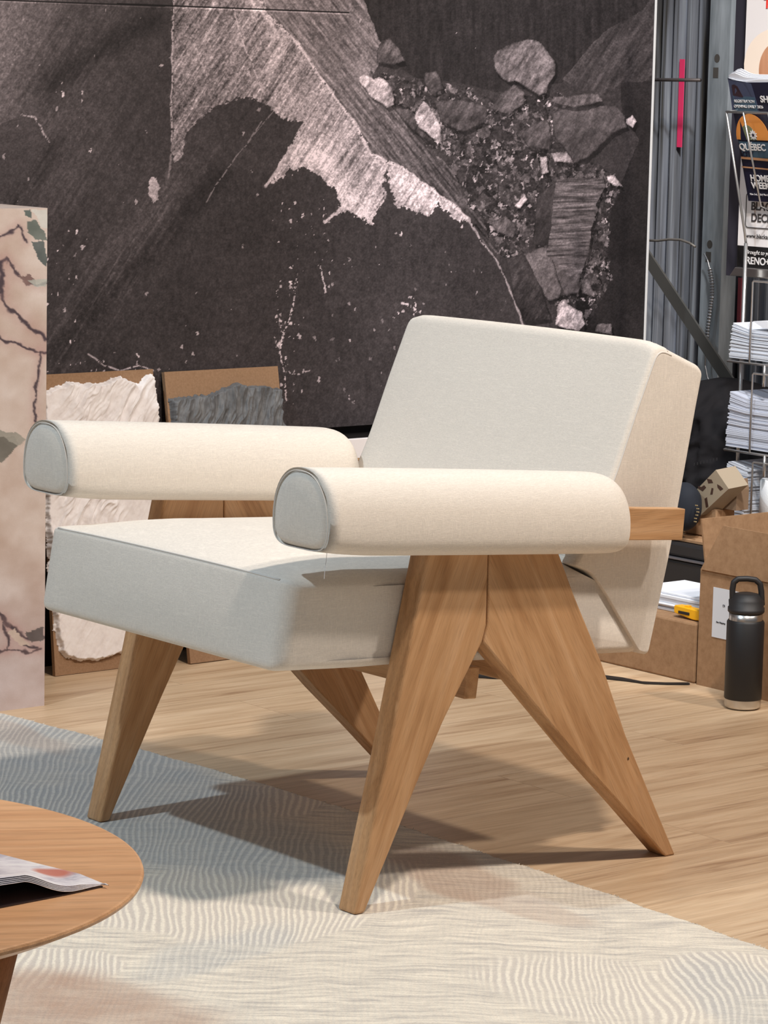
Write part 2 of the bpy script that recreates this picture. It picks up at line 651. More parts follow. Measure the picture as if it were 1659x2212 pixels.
    # slab to the right of the ridge
    s2 = [(470, -400), (560, -400), (800, -60), (782, -10), (812, 50), (835, 110), (812, 150), (800, 172), (850, 236), (905, 305), (962, 352), (1000, 400), (1030, 460), (1062, 510), (1090, 560),
          (1050, 530), (1012, 474), (960, 427), (868, 362), (800, 330), (760, 258), (700, 180), (640, 90), (600, 52), (555, -10)]
    k2 = inside(Us, Vs, s2) & ~k
    b = math.radians(-52)
    p2 = U0 * math.cos(b) - V0 * math.sin(b); r2 = U0 * math.sin(b) + V0 * math.cos(b)
    st = fbm(r2 / 4.5, p2 / 60, 4, 3, 0.62)
    t2 = 116 - 26 * sm(800, 1000, U0) - 20 * sm(790, 850, U0 + 0.1 * V0) + 130 * (st - 0.5) + 60 * (fine - 0.5)
    T = np.where(k2, t2, T)
    # bright ridges and cracks
    def stroke(T, line, w0, val, rag=0.4, thr=0.35):
        d = dseg(U0 + 7 * j1, V0 + 7 * j2, line)
        ww = w0 * (0.5 + 1.2 * vnoise(U0 / 14, V0 / 14, 2))
        kk = sm(ww, ww * 0.3, d) * (fine > thr)
        return T * (1 - kk) + val * kk
    T = stroke(T, [(500, -60), (545, 8), (602, 55), (642, 92), (700, 180), (760, 258), (800, 332), (868, 363), (915, 396), (962, 430), (1012, 474)], 4.5, 205)
    T = stroke(T, [(1012, 474), (1040, 522), (1072, 562), (1092, 606), (1106, 640), (1118, 672), (1130, 705)], 2.6, 150)
    T = stroke(T, [(376, -60), (373, 60), (371, 150), (369, 250), (371, 312)], 2.2, 170)
    T = stroke(T, [(371, 312), (368, 352), (362, 388)], 3, 120)
    T = stroke(T, [(570, 20), (590, 60), (600, 80), (582, 74)], 7, 190)
    T = stroke(T, [(505, 20), (520, 80), (545, 140), (567, 196)], 1.8, 190)
    T = stroke(T, [(655, 266), (632, 310), (600, 365), (575, 400)], 4, 185)
    T = stroke(T, [(700, 480), (740, 448)], 3.5, 190)
    T = stroke(T, [(795, 480), (828, 432)], 3.0, 190)
    T = stroke(T, [(820, 0), (790, 10), (765, 12)], 1.5, 130)
    k = inside(U, V, [(318, 392), (330, 382), (345, 395), (336, 430), (328, 442), (318, 420)])
    T = np.where(k, 175 + 60 * (fine - 0.5), T)
    # dark upper right with vertical stains
    k = inside(Us, Vs, [(800, -400), (1500, -400), (1440, 0), (1330, 90), (1262, 130), (1215, 180), (1070, 200), (1000, 180), (900, 170), (855, 140), (820, 90), (782, -10)])
    vert = fbm(U0 / 7, V0 / 60, 4, 2)
    T = np.where(k, 42 + 26 * (vert - 0.5) + 12 * (fine - 0.5), T)
    # right bank
    k = inside(Us, Vs, [(1500, -400), (1440, -60), (1390, 20), (1300, 70), (1215, 172), (1290, 215), (1340, 180), (1500, 165)])
    st = fbm(p / 70, r / 9, 4, 1, 0.6)
    T = np.where(k, 62 + 62 * (st - 0.5) + 26 * (fine - 0.5), T)
    k = inside(Us, Vs, [(1340, 180), (1500, 165), (1500, 760), (1262, 760), (1262, 640), (1300, 500), (1380, 300), (1340, 240)])
    T = np.where(k, 40 + 22 * (fbm(U0 / 60, V0 / 90, 4, 4) - 0.5) + 9 * (fine - 0.5), T)
    # rubble
    rub = inside(U, V, [(800, 150), (900, 175), (1010, 190), (1060, 215), (1200, 200), (1260, 215), (1210, 280), (1235, 345), (1300, 355), (1350, 400), (1310, 460), (1320, 600), (1270, 700), (1200, 690), (1210, 600),
                        (1150, 520), (1120, 560), (1086, 560), (1050, 500), (1010, 430), (965, 350), (900, 290), (850, 220)])
    # random stones: nearest of jittered cell centres
    def stones(sz, seed, thr, T, lo, hi, mask):
        gx = np.floor(U / sz).astype(np.int64); gy = np.floor(V / sz).astype(np.int64)
        best = np.full(U.shape, 1e9); tone = np.zeros(U.shape); sec = np.full(U.shape, 1e9)
        for dx in (-1, 0, 1):
            for dy in (-1, 0, 1):
                cx = gx + dx; cy = gy + dy
                h1 = _LAT[seed % 8][cy & 255, cx & 255]; h2 = _LAT[(seed + 1) % 8][cy & 255, cx & 255]; h3 = _LAT[(seed + 2) % 8][cy & 255, cx & 255]
                dd = np.abs((cx + h1) * sz - U) * (0.7 + h3) + np.abs((cy + h2) * sz - V) * (1.5 - h3 * 0.7)
                upd = dd < best
                sec = np.where(upd, best, np.minimum(sec, dd)); tone = np.where(upd, h3 * 0.5 + h1 * 0.5, tone); best = np.where(upd, dd, best)
        kk = mask & (tone > thr) & (sec - best > sz * 0.16)
        return np.where(kk, lo + (hi - lo) * np.clip((tone - thr) / (1 - thr), 0, 1) ** 1.5 + 50 * (fine - 0.5), T)
    base = 30 + 50 * np.clip(fbm(U0 / 9, V0 / 9, 4, 6, 0.7) - 0.38, 0, 1) * 2
    T = np.where(rub, base, T)
    T = stones(34, 1, 0.35, T, 44, 92, rub)
    T = stones(19, 3, 0.55, T, 50, 130, rub)
    T = stones(9, 5, 0.60, T, 50, 190, rub)
    T = stones(6, 2, 0.74, T, 90, 225, rub)
    # single rocks: outline, tone, streak contrast
    rocks = [
        ([(1064, 125), (1072, 108), (1105, 95), (1140, 83), (1162, 88), (1180, 108), (1199, 128), (1197, 160), (1183, 182), (1180, 200), (1163, 205), (1112, 176), (1098, 177), (1070, 155)], 84, 46),
        ([(812, 108), (825, 88), (842, 85), (862, 108), (874, 132), (848, 140), (815, 134)], 66, 34),
        ([(918, 158), (945, 155), (958, 192), (935, 205), (915, 180)], 62, 30),
        ([(768, 168), (785, 158), (805, 170), (822, 166), (846, 188), (853, 224), (834, 232), (800, 206)], 148, 80),
        ([(850, 230), (880, 235), (925, 290), (950, 312), (915, 300), (870, 262)], 62, 40),
        ([(893, 250), (914, 218), (934, 238), (950, 270), (953, 312), (930, 296), (905, 275)], 138, 80),
        ([(1058, 236), (1080, 205), (1108, 184), (1134, 200), (1130, 225), (1098, 246)], 72, 46),
        ([(940, 218), (1000, 215), (1052, 230), (1050, 262), (1000, 285), (950, 262)], 58, 30),
        ([(1120, 285), (1180, 255), (1192, 290), (1186, 322), (1140, 318)], 66, 34),
        ([(1192, 242), (1230, 230), (1325, 228), (1348, 250), (1352, 274), (1322, 288), (1270, 340), (1240, 352), (1218, 320), (1196, 292)], 62, 22),
        ([(1195, 208), (1290, 203), (1300, 220), (1240, 232), (1190, 222)], 78, 44),
        ([(1353, 256), (1366, 248), (1374, 262), (1366, 276), (1352, 268)], 178, 40),
        ([(1160, 425), (1202, 388), (1196, 470), (1182, 535), (1150, 528)], 44, 14),
        ([(1202, 386), (1300, 384), (1306, 402), (1288, 440), (1272, 530), (1256, 590), (1230, 598), (1180, 552), (1192, 470)], 92, 34),
        ([(1180, 545), (1225, 590), (1254, 592), (1250, 632), (1208, 640)], 72, 26),
        ([(1130, 548), (1180, 530), (1212, 622), (1206, 645), (1184, 650), (1152, 605)], 78, 26),
        ([(1092, 560), (1130, 548), (1168, 620), (1190, 690), (1130, 695), (1108, 635)], 44, 24),
        ([(1203, 668), (1212, 650), (1228, 660), (1256, 672), (1264, 700), (1250, 716), (1200, 702)], 148, 80),
        ([(1255, 605), (1268, 600), (1284, 632), (1282, 642), (1258, 632)], 92, 60),
        ([(1308, 380), (1325, 378), (1345, 402), (1330, 402), (1312, 392)], 150, 60),
        ([(1165, 340), (1180, 338), (1186, 372), (1170, 378)], 130, 50),
        ([(1110, 446), (1135, 418), (1138, 430), (1122, 450)], 185, 50),
        ([(1058, 480), (1090, 468), (1120, 490), (1108, 512), (1072, 500)], 70, 44),
        ([(1190, 330), (1222, 328), (1240, 352), (1200, 350)], 120, 70),
        ([(1288, 700), (1318, 700), (1322, 722), (1285, 716)], 90, 50),
    ]
    for poly, tn, ct in rocks:
        tn *= 1.16; ct *= 1.3
        k = inside(Us, Vs, poly)
        edge = dseg(Us, Vs, poly + [poly[0]])
        cx, cy = np.mean([q[0] for q in poly]), np.mean([q[1] for q in poly])
        val = tn + ct * (fbm(p / 26 + cx, r / 8, 4, 2, 0.65) - 0.5) * 2 + 0.5 * ct * (fine - 0.5) + 12 * sm(10, -10, V0 - cy)
        val = np.where(edge < 2.0, val * 0.8, val)
        sh_ = inside(Us - 5, Vs - 9, poly) & ~k
        T = np.where(sh_, T * 0.62, T)
        T = np.where(k, val, T)
    # horizontal bedding on the upright light block
    k = inside(Us, Vs, rocks[13][0])
    bed = fbm(U0 / 45, (V0 + 0.05 * U0) / 3.6, 4, 5, 0.6)
    T = np.where(k, 78 + 150 * np.clip(bed - 0.42, -0.2, 1), T)
    # white flecks
    def flecks(T, poly, sz, thr, seed, val):
        k = inside(U0, V0, poly)
        gx = np.floor((U0 + 10 * k1) / sz).astype(np.int64); gy = np.floor((V0 + 12 * k2_) / (sz * 1.5)).astype(np.int64)
        h = _LAT[seed][gy & 255, gx & 255]; hx = _LAT[(seed + 1) % 8][gy & 255, gx & 255]; hy = _LAT[(seed + 2) % 8][gy & 255, gx & 255]
        dd = np.hypot((gx + 0.25 + 0.5 * hx) * sz - (U0 + 10 * k1), ((gy + 0.25 + 0.5 * hy) * sz * 1.5 - (V0 + 12 * k2_)) * 0.6)
        kk = k & (h > thr) & (dd < sz * 0.26 * (0.12 + hx * hx))
        return np.where(kk, val * (0.75 + 0.4 * hy), T)
    T = flecks(T, [(580, 430), (700, 430), (720, 560), (660, 680), (650, 900), (590, 900), (600, 600)], 9, 0.80, 2, 190)
    T = flecks(T, [(600, 590), (655, 560), (650, 760), (640, 890), (600, 880), (590, 700)], 10, 0.66, 6, 205)
    T = flecks(T, [(690, 560), (712, 560), (712, 640), (690, 640)], 11, 0.5, 3, 190)
    T = flecks(T, [(850, 640), (910, 640), (910, 690), (850, 690)], 12, 0.5, 1, 200)
    T = flecks(T, [(-100, 470), (200, 470), (170, 800), (-100, 800)], 13, 0.74, 4, 190)
    T = flecks(T, [(60, 740), (430, 740), (400, 830), (60, 830)], 12, 0.72, 5, 180)
    T = flecks(T, [(-100, 0), (1120, 0), (1120, 900), (-100, 900)], 11, 0.975, 0, 170)
    T = flecks(T, [(700, 480), (1100, 560), (1120, 900), (700, 900)], 9, 0.94, 7, 130)
    T = flecks(T, [(120, 170), (180, 170), (180, 240), (120, 240)], 14, 0.55, 6, 190)
    T = stroke(T, [(190, 765), (225, 790), (262, 800), (300, 790), (330, 802)], 2.0, 185)
    m1 = vnoise(U0 / 2.0, V0 / 2.0, 4); m2 = fbm(U0 / 9 + 3, V0 / 9, 3, 0, 0.7)
    T = T * (0.74 + 0.34 * m1 + 0.36 * (m2 - 0.32))
    T = stroke(T, [(640, 590), (636, 640), (622, 700), (606, 735), (604, 770), (614, 800), (618, 870)], 2.4, 200, thr=0.52)
    T = stroke(T, [(604, 690), (612, 726), (598, 750)], 4.0, 205, thr=0.5)
    T = stroke(T, [(690, 570), (697, 600), (703, 632)], 2.2, 190, thr=0.5)
    T = stroke(T, [(868, 655), (886, 660), (900, 672)], 4.0, 200, thr=0.48)
    T = stroke(T, [(612, 800), (640, 808), (668, 800)], 1.6, 170, thr=0.5)
    T = stroke(T, [(446, 435), (470, 395), (505, 345), (540, 300), (565, 262)], 1.8, 120, thr=0.4)
    T = stroke(T, [(540, 300), (590, 240)], 1.5, 110, thr=0.4)
    T = np.clip(T, 16, 235)
    # joint between the two lengths of the print, 1.33 m above the floor
    dz = np.abs(Z - 1.331 - 0.0015 * (X - 1.0))
    T = np.where((dz < 0.0016) & (X < 1.372), 20, T)
    T = np.where((Z - 1.331 > -0.0045) & (Z - 1.331 < -0.0016) & (X < 1.372), T * 1.25 + 12, T)
    T = T * 0.99
    col = np.stack([T * 1.02 + 1.0, T * 0.945, T * 0.965], -1)
    return col


MURAL_GAIN = 1.0
xs = np.r_[np.linspace(-1.6, 0.44, 120, endpoint=False), np.linspace(0.44, 2.262, 1000)]
zs = np.r_[np.linspace(0.452, 1.42, 640, endpoint=False), np.linspace(1.42, 2.4, 80)]
XX, ZZ = np.meshgrid(xs, zs)
col = srgb2lin(mural_paint(XX, ZZ)) * MURAL_GAIN
P = np.stack([XX, np.full_like(XX, 1.799), ZZ], -1)
mural = thing('mural_panel', 'large dark mural of a quarry rock face hung on the wall behind the armchair', 'mural')
grid_obj('mural_print', None, None, P, col, print_mat('mural_print', 0.6, 1.0, 0.10, 900, 0.2), mural)
bm = bmesh.new(); box(bm, (-1.6, 1.8005, 0.452), (2.262, 1.8215, 2.4))
mesh_obj('mural_backing', bm, DARKEDGE, mural)
bm = bmesh.new(); box(bm, (2.2625, 1.797, 0.45), (2.269, 1.823, 2.4), 0.001, 1)
mesh_obj('edge_trim', bm, new_mat('pale_trim', (205, 205, 205), 0.5), mural)

# -------------------------------------------------- galvanised metal wall and its steelwork beyond the mural
GAL = new_mat('galvanised_sheet', (170, 172, 176), 0.38, 0.45)
_v = coords(GAL, (1, 3.2, 0.06))
lk(GAL, ramp(GAL, noise(GAL, _v, 26, 3, 0.6), [(0.36, (98, 94, 88)), (0.48, (150, 152, 158)), (0.60, (182, 186, 196)), (0.68, (214, 220, 226))]), bsdf(GAL).inputs['Base Color'])  # vertical tone bands stand in for reflections, put into the sheet colour
XW = 2.62
bm = bmesh.new()
prof = []
y = 0.6
k = 0
random.seed(3)
while y < 2.75:
    for dy, dx in ((0.017, 0.0), (0.003, 0.022), (0.013, 0.022), (0.002, 0.008), (0.005, 0.008), (0.002, 0.0)):
        prof.append((y, XW - dx)); y += dy * (0.85 + 0.3 * random.random())
        prof.append((y, XW - dx))
ring0 = [bm.verts.new((px, py, 0.0)) for py, px in prof]
ring1 = [bm.verts.new((px, py, 2.6)) for py, px in prof]
for i in range(len(prof) - 1):
    bm.faces.new((ring0[i], ring0[i + 1], ring1[i + 1], ring1[i]))
struct(mesh_obj('wall_right', bm, GAL))

# slotted upright, brace, rails, conduit in front of it
GAL2 = new_mat('galvanised_post', (170, 180, 186), 0.36, 0.5)
lk(GAL2, ramp(GAL2, noise(GAL2, coords(GAL2, (1, 1, 0.15)), 30, 3, 0.6), [(0.3, (146, 154, 160)), (0.7, (206, 214, 220))]), bsdf(GAL2).inputs['Base Color'])
POSTD = new_mat('punched_hole', (70, 66, 62), 0.8)
up = thing('steel_upright', 'galvanised slotted steel upright standing against the corrugated metal wall', 'post')
XP = 2.50
a = at(1532, 100, 0, XP); b = at(1576, 100, 0, XP)
ya, yb = a.y, b.y
bm = bmesh.new()
prism(bm, [(ya, XP), (yb, XP), (yb, XP + 0.05), (yb + 0.003, XP + 0.05), (yb + 0.003, XP + 0.003), (ya - 0.003, XP + 0.003), (ya - 0.003, XP + 0.05), (ya, XP + 0.05)][::-1], 0, 1, 'z')
for v_ in bm.verts:
    v_.co = Vector((v_.co.y, v_.co.x, v_.co.z * 2.5))
mesh_obj('channel', bm, GAL2, up)
for (u, vv, kind) in ((1549, 126, 'o'), (1546, 157, 's'), (1533, 528, 'o'), (1530, 555, 's')):
    c_ = at(u, vv, 0, XP - 0.0006)
    bm = bmesh.new()
    if kind == 'o':
        vs = [bm.verts.new((c_.x, c_.y + 0.009 * math.cos(t * PI / 12), c_.z + 0.010 * math.sin(t * PI / 12))) for t in range(24)]
        bm.faces.new(vs)
    else:
        box(bm, (c_.x - 0.0003, c_.y - 0.0085, c_.z - 0.012), (c_.x + 0.0003, c_.y + 0.0085, c_.z + 0.012))
    mesh_obj('slot', bm, POSTD, up)

BR = new_mat('dark_brace_steel', (104, 102, 98), 0.5, 0.5)
p0 = at(1400, 560, 0, 2.44); p1 = at(1612, 880, 0, 2.44)
d = (p1 - p0).normalized(); nrm = Vector((0, -d.z, d.y))
bm = bmesh.new()
hw = 0.0155
pts = [p0 - nrm * hw, p1 - nrm * hw, p1 + nrm * hw, p0 + nrm * hw]
p0b = p0 - d * 0.25
pts[0] = p0b - nrm * hw; pts[3] = p0b + nrm * hw
prism(bm, [(q.y, q.z) for q in pts], 2.438, 2.444, 'x')
brc = mesh_obj('diagonal_brace', bm, BR)
tag(brc, 'dark grey flat steel brace running diagonally across the metal wall', 'brace')

for (u0, v0, u1, v1, lab) in ((1380, 172, 1513, 173, 'short dark steel rod crossing the metal wall near its top'),):
    a = at(u0, v0, 0, 2.50); b = at(u1, v1, 0, 2.50)
    bm = bmesh.new(); tube(bm, [a, b], 0.0042)
    tag(mesh_obj('steel_rod', bm, new_mat('rod_dark', (92, 84, 82), 0.5, 0.5), None, True), lab, 'rod')
bm = bmesh.new()
tube(bm, [at(u, v_, 0, 2.46) for u, v_ in ((1380, 518), (1420, 520), (1445, 517), (1470, 518), (1490, 525), (1502, 533))], 0.003)
tag(mesh_obj('bent_cable', bm, new_mat('cable_grey', (120, 114, 108), 0.5, 0.3), None, True), 'thin grey cable bending across the metal wall beside the mural edge', 'cable')
# flexible conduit: a coil along a path
path = [at(u, v_, 0, 2.47) for u, v_ in ((1521, 548), (1528, 562), (1534, 585), (1538, 612), (1538, 640), (1534, 668), (1530, 700), (1527, 730), (1524, 760), (1523, 790), (1528, 815), (1536, 835), (1545, 860))]
pp = []
for i in range(len(path) - 1):
    for k in range(14):
        pp.append(path[i].lerp(path[i + 1], k / 14))
rad = [0.0030 + (0.0022 if 24 < i < 110 else 0) * (1 if i % 3 == 0 else 0) + (0.0012 if 24 < i < 110 else -0.001) for i in range(len(pp))]
bm = bmesh.new(); tube(bm, pp, rad, 8)
tag(mesh_obj('flexible_conduit', bm, new_mat('conduit', (150, 152, 156), 0.35, 0.8), None, False), 'ribbed silver flexible conduit hanging down in front of the upright', 'conduit')
# pink strips painted in as reflections of a pink light on the metal wall
PINK = new_mat('pink_reflection', (240, 60, 110), 0.6)
PINK2 = new_mat('dull_pink_reflection', (190, 96, 110), 0.6)
for (u, va, vb, wpx, mm, lab) in ((1474, 128, 318, 14, PINK, 'painted bright pink reflection high on the corrugated metal wall'), (1599, 600, 762, 10, PINK2, 'painted dull rose reflection on the metal wall beside the rack pole')):
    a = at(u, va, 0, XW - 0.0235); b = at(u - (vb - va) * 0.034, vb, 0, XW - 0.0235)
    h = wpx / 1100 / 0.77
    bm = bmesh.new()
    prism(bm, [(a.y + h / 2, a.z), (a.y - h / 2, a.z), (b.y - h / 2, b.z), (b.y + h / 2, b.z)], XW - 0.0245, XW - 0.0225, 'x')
    tag(mesh_obj('reflection_strip', bm, mm), lab, 'strip')

# ================================================================ RUG
m = new_mat('hand_tufted_rug', rough=0.98, spec=0.05)
bsdf(m).inputs['Sheen Weight'].default_value = 0.2
v = coords(m, (1, 1, 1), (0, 0, math.radians(39)))     # pattern runs diagonally over the rug
dye_shade = nn(m, 'ShaderNodeVertexColor', layer_name='print')
dsp = nn(m, 'ShaderNodeSeparateColor'); lk(m, dye_shade.outputs['Color'], dsp.inputs[0])
lo = nn(m, 'ShaderNodeMapping'); lo.inputs['Scale'].default_value = (1.0, 0.42, 1); lk(m, v, lo.inputs['Vector'])
warp = nn(m, 'ShaderNodeTexNoise'); warp.inputs['Scale'].default_value = 3.6; warp.inputs['Detail'].default_value = 3
lk(m, lo.outputs[0], warp.inputs['Vector'])
wv = nn(m, 'ShaderNodeVectorMath', operation='SCALE'); wv.inputs['Scale'].default_value = 0.12
lk(m, warp.outputs['Color'], wv.inputs[0])
va = nn(m, 'ShaderNodeVectorMath', operation='ADD'); lk(m, v, va.inputs[0]); lk(m, wv.outputs[0], va.inputs[1])
vb = nn(m, 'ShaderNodeMapping'); vb.inputs['Scale'].default_value = (1.0, 0.30, 1); lk(m, va.outputs[0], vb.inputs['Vector'])
rip = nn(m, 'ShaderNodeTexWave', wave_type='BANDS', bands_direction='X', wave_profile='SIN')
rip.inputs['Scale'].default_value = 31; rip.inputs['Distortion'].default_value = 1.8
rip.inputs['Detail'].default_value = 2; rip.inputs['Detail Scale'].default_value = 1.2; rip.inputs['Detail Roughness'].default_value = 0.6
lk(m, vb.outputs[0], rip.inputs['Vector'])
bead = noise(m, coords(m), 120, 3, 0.75)
ripf = mathn(m, 'MULTIPLY', rip.outputs['Fac'], mathn(m, 'ADD', 0.1, mathn(m, 'MULTIPLY', bead, 1.7)))
ms = nn(m, 'ShaderNodeMapping'); ms.inputs['Scale'].default_value = (7, 62, 1); lk(m, va.outputs[0], ms.inputs['Vector'])
streak = noise(m, ms.outputs[0], 1.5, 5, 0.68, 0.4)
zn = noise(m, v, 9, 3, 0.6)
zmix = mathn(m, 'ADD', dsp.outputs[0], mathn(m, 'MULTIPLY', mathn(m, 'SUBTRACT', zn, 0.5), 1.1))
zr = ramp(m, zmix, [(0.35, g3(0.0)), (0.65, g3(1.0))])
colr = ramp(m, ripf, [(0.15, (202, 193, 182)), (0.50, (212, 203, 190)), (0.85, (232, 223, 206))])
cols = ramp(m, streak, [(0.34, (184, 177, 168)), (0.50, (214, 205, 190)), (0.66, (234, 224, 206))])
c = mix(m, zr, cols, colr)
cl = noise(m, v, 7, 4, 0.7)
bl = mathn(m, 'MULTIPLY', dsp.outputs[1], mathn(m, 'ADD', 0.25, cl))
c = mix(m, bl, c, mix(m, ramp(m, ripf, [(0.35, g3(0)), (0.85, g3(1))]), lin((164, 168, 170)), lin((202, 202, 197))))
bw = mathn(m, 'MULTIPLY', dsp.outputs[2], mathn(m, 'ADD', 0.2, cl))
c = mix(m, bw, c, lin((176, 146, 126)))
fz = noise(m, coords(m), 420, 3, 0.8)
c = mix(m, 0.8, c, ramp(m, fz, [(0.32, g3(0.80)), (0.6, g3(1.05))]), 'MULTIPLY')
lk(m, c, bsdf(m).inputs['Base Color'])
hh = mathn(m, 'ADD', mathn(m, 'MULTIPLY', fz, 0.8), mathn(m, 'ADD', mathn(m, 'MULTIPLY', rip.outputs['Fac'], 0.5), streak))
bump(m, hh, 0.5, 0.003)
RUG = m
HRUG = [[1285.967781, -796.092911, 765.0], [49.092787, 8.146757, 1983.0], [0.141747, 0.174859, 1.0]]
# outline: long edge x ~ 0.3..0.39, slightly wavy, tufted
rs = np.random.RandomState(5)
edge = []
for i in range(420):
    y = -2.6 + (1.485 + 2.6) * i / 419
    x = 0.392 - 0.075 * ((y - 0.32) / 1.15) ** 2 * (1 if y > 0.32 else 0.62) if -0.9 < y else 0.392 - 0.075 * (1.22 / 1.15) ** 2 * 0.62
    edge.append((x + rs.normal(0, 0.0014) + 0.002 * math.sin(y * 37), y))
poly = edge + [(-1.9, 1.485), (-1.9, -2.6)]
bm = bmesh.new()
prism(bm, poly, 0.0, 0.0030, 'z')
rug = mesh_obj('rug', bm, RUG)
# dyed pile surface: a fine grid whose colour channels carry ripple zone, grey-blue dyed tone with cool shade, brown one with table shadow painted in
ex_ = np.array([e[0] for e in edge]); ey_ = np.array([e[1] for e in edge])
ny_, nx_ = 460, 420
Yg = np.linspace(-2.6, 1.485, ny_)[:, None] * np.ones((1, nx_))
xr = np.interp(Yg[:, 0], ey_, ex_)[:, None]
tg = (np.linspace(0, 1, nx_) ** 0.6)[None, :]
Xg = -1.9 + (xr - 0.0006 + 1.9) * tg
HR = np.array(HRUG)


def rug_blob(cx, cy, ax, ay, rot=0.0):
    # soft ellipse given in trace units of the rug drawing
    q = HR[2, 0] * Xg + HR[2, 1] * Yg + HR[2, 2]
    U = (HR[0, 0] * Xg + HR[0, 1] * Yg + HR[0, 2]) / q; V = (HR[1, 0] * Xg + HR[1, 1] * Yg + HR[1, 2]) / q
    U = U + 90 * (fbm(Xg * 6, Yg * 6, 3, 1) - 0.5); V = V + 40 * (fbm(Xg * 6 + 5, Yg * 6, 3, 2) - 0.5)
    du, dv = U - cx, V - cy
    a_, b_ = du * math.cos(rot) + dv * math.sin(rot), -du * math.sin(rot) + dv * math.cos(rot)
    return sm(1.25, 0.75, np.sqrt((a_ / ax) ** 2 + (b_ / ay) ** 2))


ch0 = np.maximum.reduce([rug_blob(470, 1965, 300, 75, 0.05), rug_blob(120, 1745, 200, 45), rug_blob(560, 1740, 140, 40), rug_blob(830, 1920, 90, 60), 0.62 * rug_blob(1320, 2160, 340, 75, 0.15), rug_blob(110, 2100, 160, 50), rug_blob(1560, 2110, 160, 50)])
ch1 = np.maximum.reduce([rug_blob(200, 1680, 420, 110, 0.3), 0.95 * rug_blob(480, 1830, 330, 75, 0.15), 0.5 * rug_blob(470, 2060, 160, 40, -0.3), 0.5 * rug_blob(1600, 2160, 170, 70, 0.4)])
ch2 = np.maximum.reduce([0.8 * rug_blob(980, 1900, 150, 45, 0.35), rug_blob(150, 2180, 320, 70, 0.1), 0.5 * rug_blob(1150, 1965, 140, 30, 0.3), 0.4 * rug_blob(20, 1590, 120, 30, 0.3)])
grid_obj('pile_surface', None, None, np.stack([Xg, Yg, np.full_like(Xg, 0.0034)], -1), np.stack([ch0, ch1, ch2], -1), RUG, rug)
tag(rug, 'pale grey and cream rug with rippled pattern under the armchair front legs', 'rug')
# fringe of loose tufts on the visible long edge
bm = bmesh.new()
for i in range(1500):
    y = -0.9 + 2.38 * rs.rand()
    x = float(np.interp(y, [e[1] for e in edge], [e[0] for e in edge])) - 0.001
    l = 0.002 + 0.005 * rs.rand() ** 2
    z = 0.0005 + 0.0025 * rs.rand()
    d = Vector((1, rs.normal(0, 0.7), rs.normal(0.1, 0.4))).normalized() * l
    s = Vector((0, 0.0012, 0)); t = Vector((0, 0, 0.0014)); b0 = Vector((x, y, z))
    a1, a2, a3, tip = bm.verts.new(b0 - s), bm.verts.new(b0 + s), bm.verts.new(b0 + t), bm.verts.new(b0 + d)
    for q in ((a1, a2, tip), (a2, a3, tip), (a3, a1, tip)):
        bm.faces.new(q)
fr = mesh_obj('edge_tufts', bm, RUG, rug)
fr['kind'] = 'stuff'

# ================================================================ ARMCHAIR
chair = thing('armchair', 'cream upholstered armchair with slanted oak legs and round padded arms', 'armchair')
W1 = 0.70       # outer face of the far leg frame
TL = 0.040      # leg thickness
YM = W1 / 2
SL = -0.075     # everything upholstered falls gently to the back


def ang(a, b):
    return math.atan2(b[1] - a[1], b[0] - a[0])


front_leg = [(0.000, 0.0036), (0.020, 0.0036), (0.115, 0.187), (0.161, 0.271), (0.231, 0.380), (0.2385, 0.405), (0.2385, 0.545), (0.127, 0.545), (0.0585, 0.245)]
rear_leg = [(0.622, 0.0), (0.643, 0.0), (0.576, 0.118), (0.527, 0.206), (0.471, 0.326), (0.410, 0.435), (0.366, 0.522), (0.360, 0.535), (0.2395, 0.545), (0.2395, 0.405), (0.2325, 0.380), (0.342, 0.270), (0.440, 0.172), (0.520, 0.098)]
OAKF = oak('oak_front_leg', (0, math.radians(68), 0))
OAKR = oak('oak_rear_leg', (0, -math.radians(60), 0))
OAKX = oak('oak_rail', (0, 0, 0))
OAKY = oak('oak_stretcher', (0, 0, math.radians(90)))
for (ya, yb) in ((0.0, TL), (W1 - TL, W1)):
    bm = bmesh.new(); prism(bm, front_leg, ya, yb, 'y', 0.0045, 3)
    mesh_obj('leg', bm, OAKF, chair, False)
    bm = bmesh.new(); prism(bm, rear_leg, ya, yb, 'y', 0.0025, 2)
    mesh_obj('leg', bm, OAKR, chair, False)
# arm rails, showing behind the arm pads
for (ya, yb) in ((-0.002, 0.020), (W1 - 0.020, W1 + 0.002)):
    bm = bmesh.new()
    prism(bm, [(0.10, 0.542), (0.632, 0.501), (0.636, 0.5495), (0.104, 0.592)], ya, yb, 'y', 0.0015, 2)
    mesh_obj('arm_rail', bm, OAKX, chair)
# small plugged screw hole in the near rear leg
c_ = at(1357, 1639, 1, -0.0004)
bm = bmesh.new(); lathe(bm, [(0, 0), (0.0016, 0)], (0, 0, 0), 12)
for v_ in bm.verts:
    v_.co = Vector((c_.x + v_.co.x, -0.0006, c_.z + v_.co.y * 1.5))
mesh_obj('screw_hole', bm, new_mat('dark_plug', (70, 48, 30), 0.8), chair)
# cross stretcher under the seat
bm = bmesh.new(); prism(bm, [(0.232, 0.288), (0.256, 0.286), (0.262, 0.334), (0.236, 0.336)], TL, W1 - TL, 'y', 0.002, 2)
mesh_obj('stretcher', bm, OAKY, chair)
bm = bmesh.new(); prism(bm, [(0.335, 0.300), (0.356, 0.298), (0.362, 0.330), (0.340, 0.332)], TL, W1 - TL, 'y', 0.002, 2)
mesh_obj('stretcher', bm, OAKY, chair)

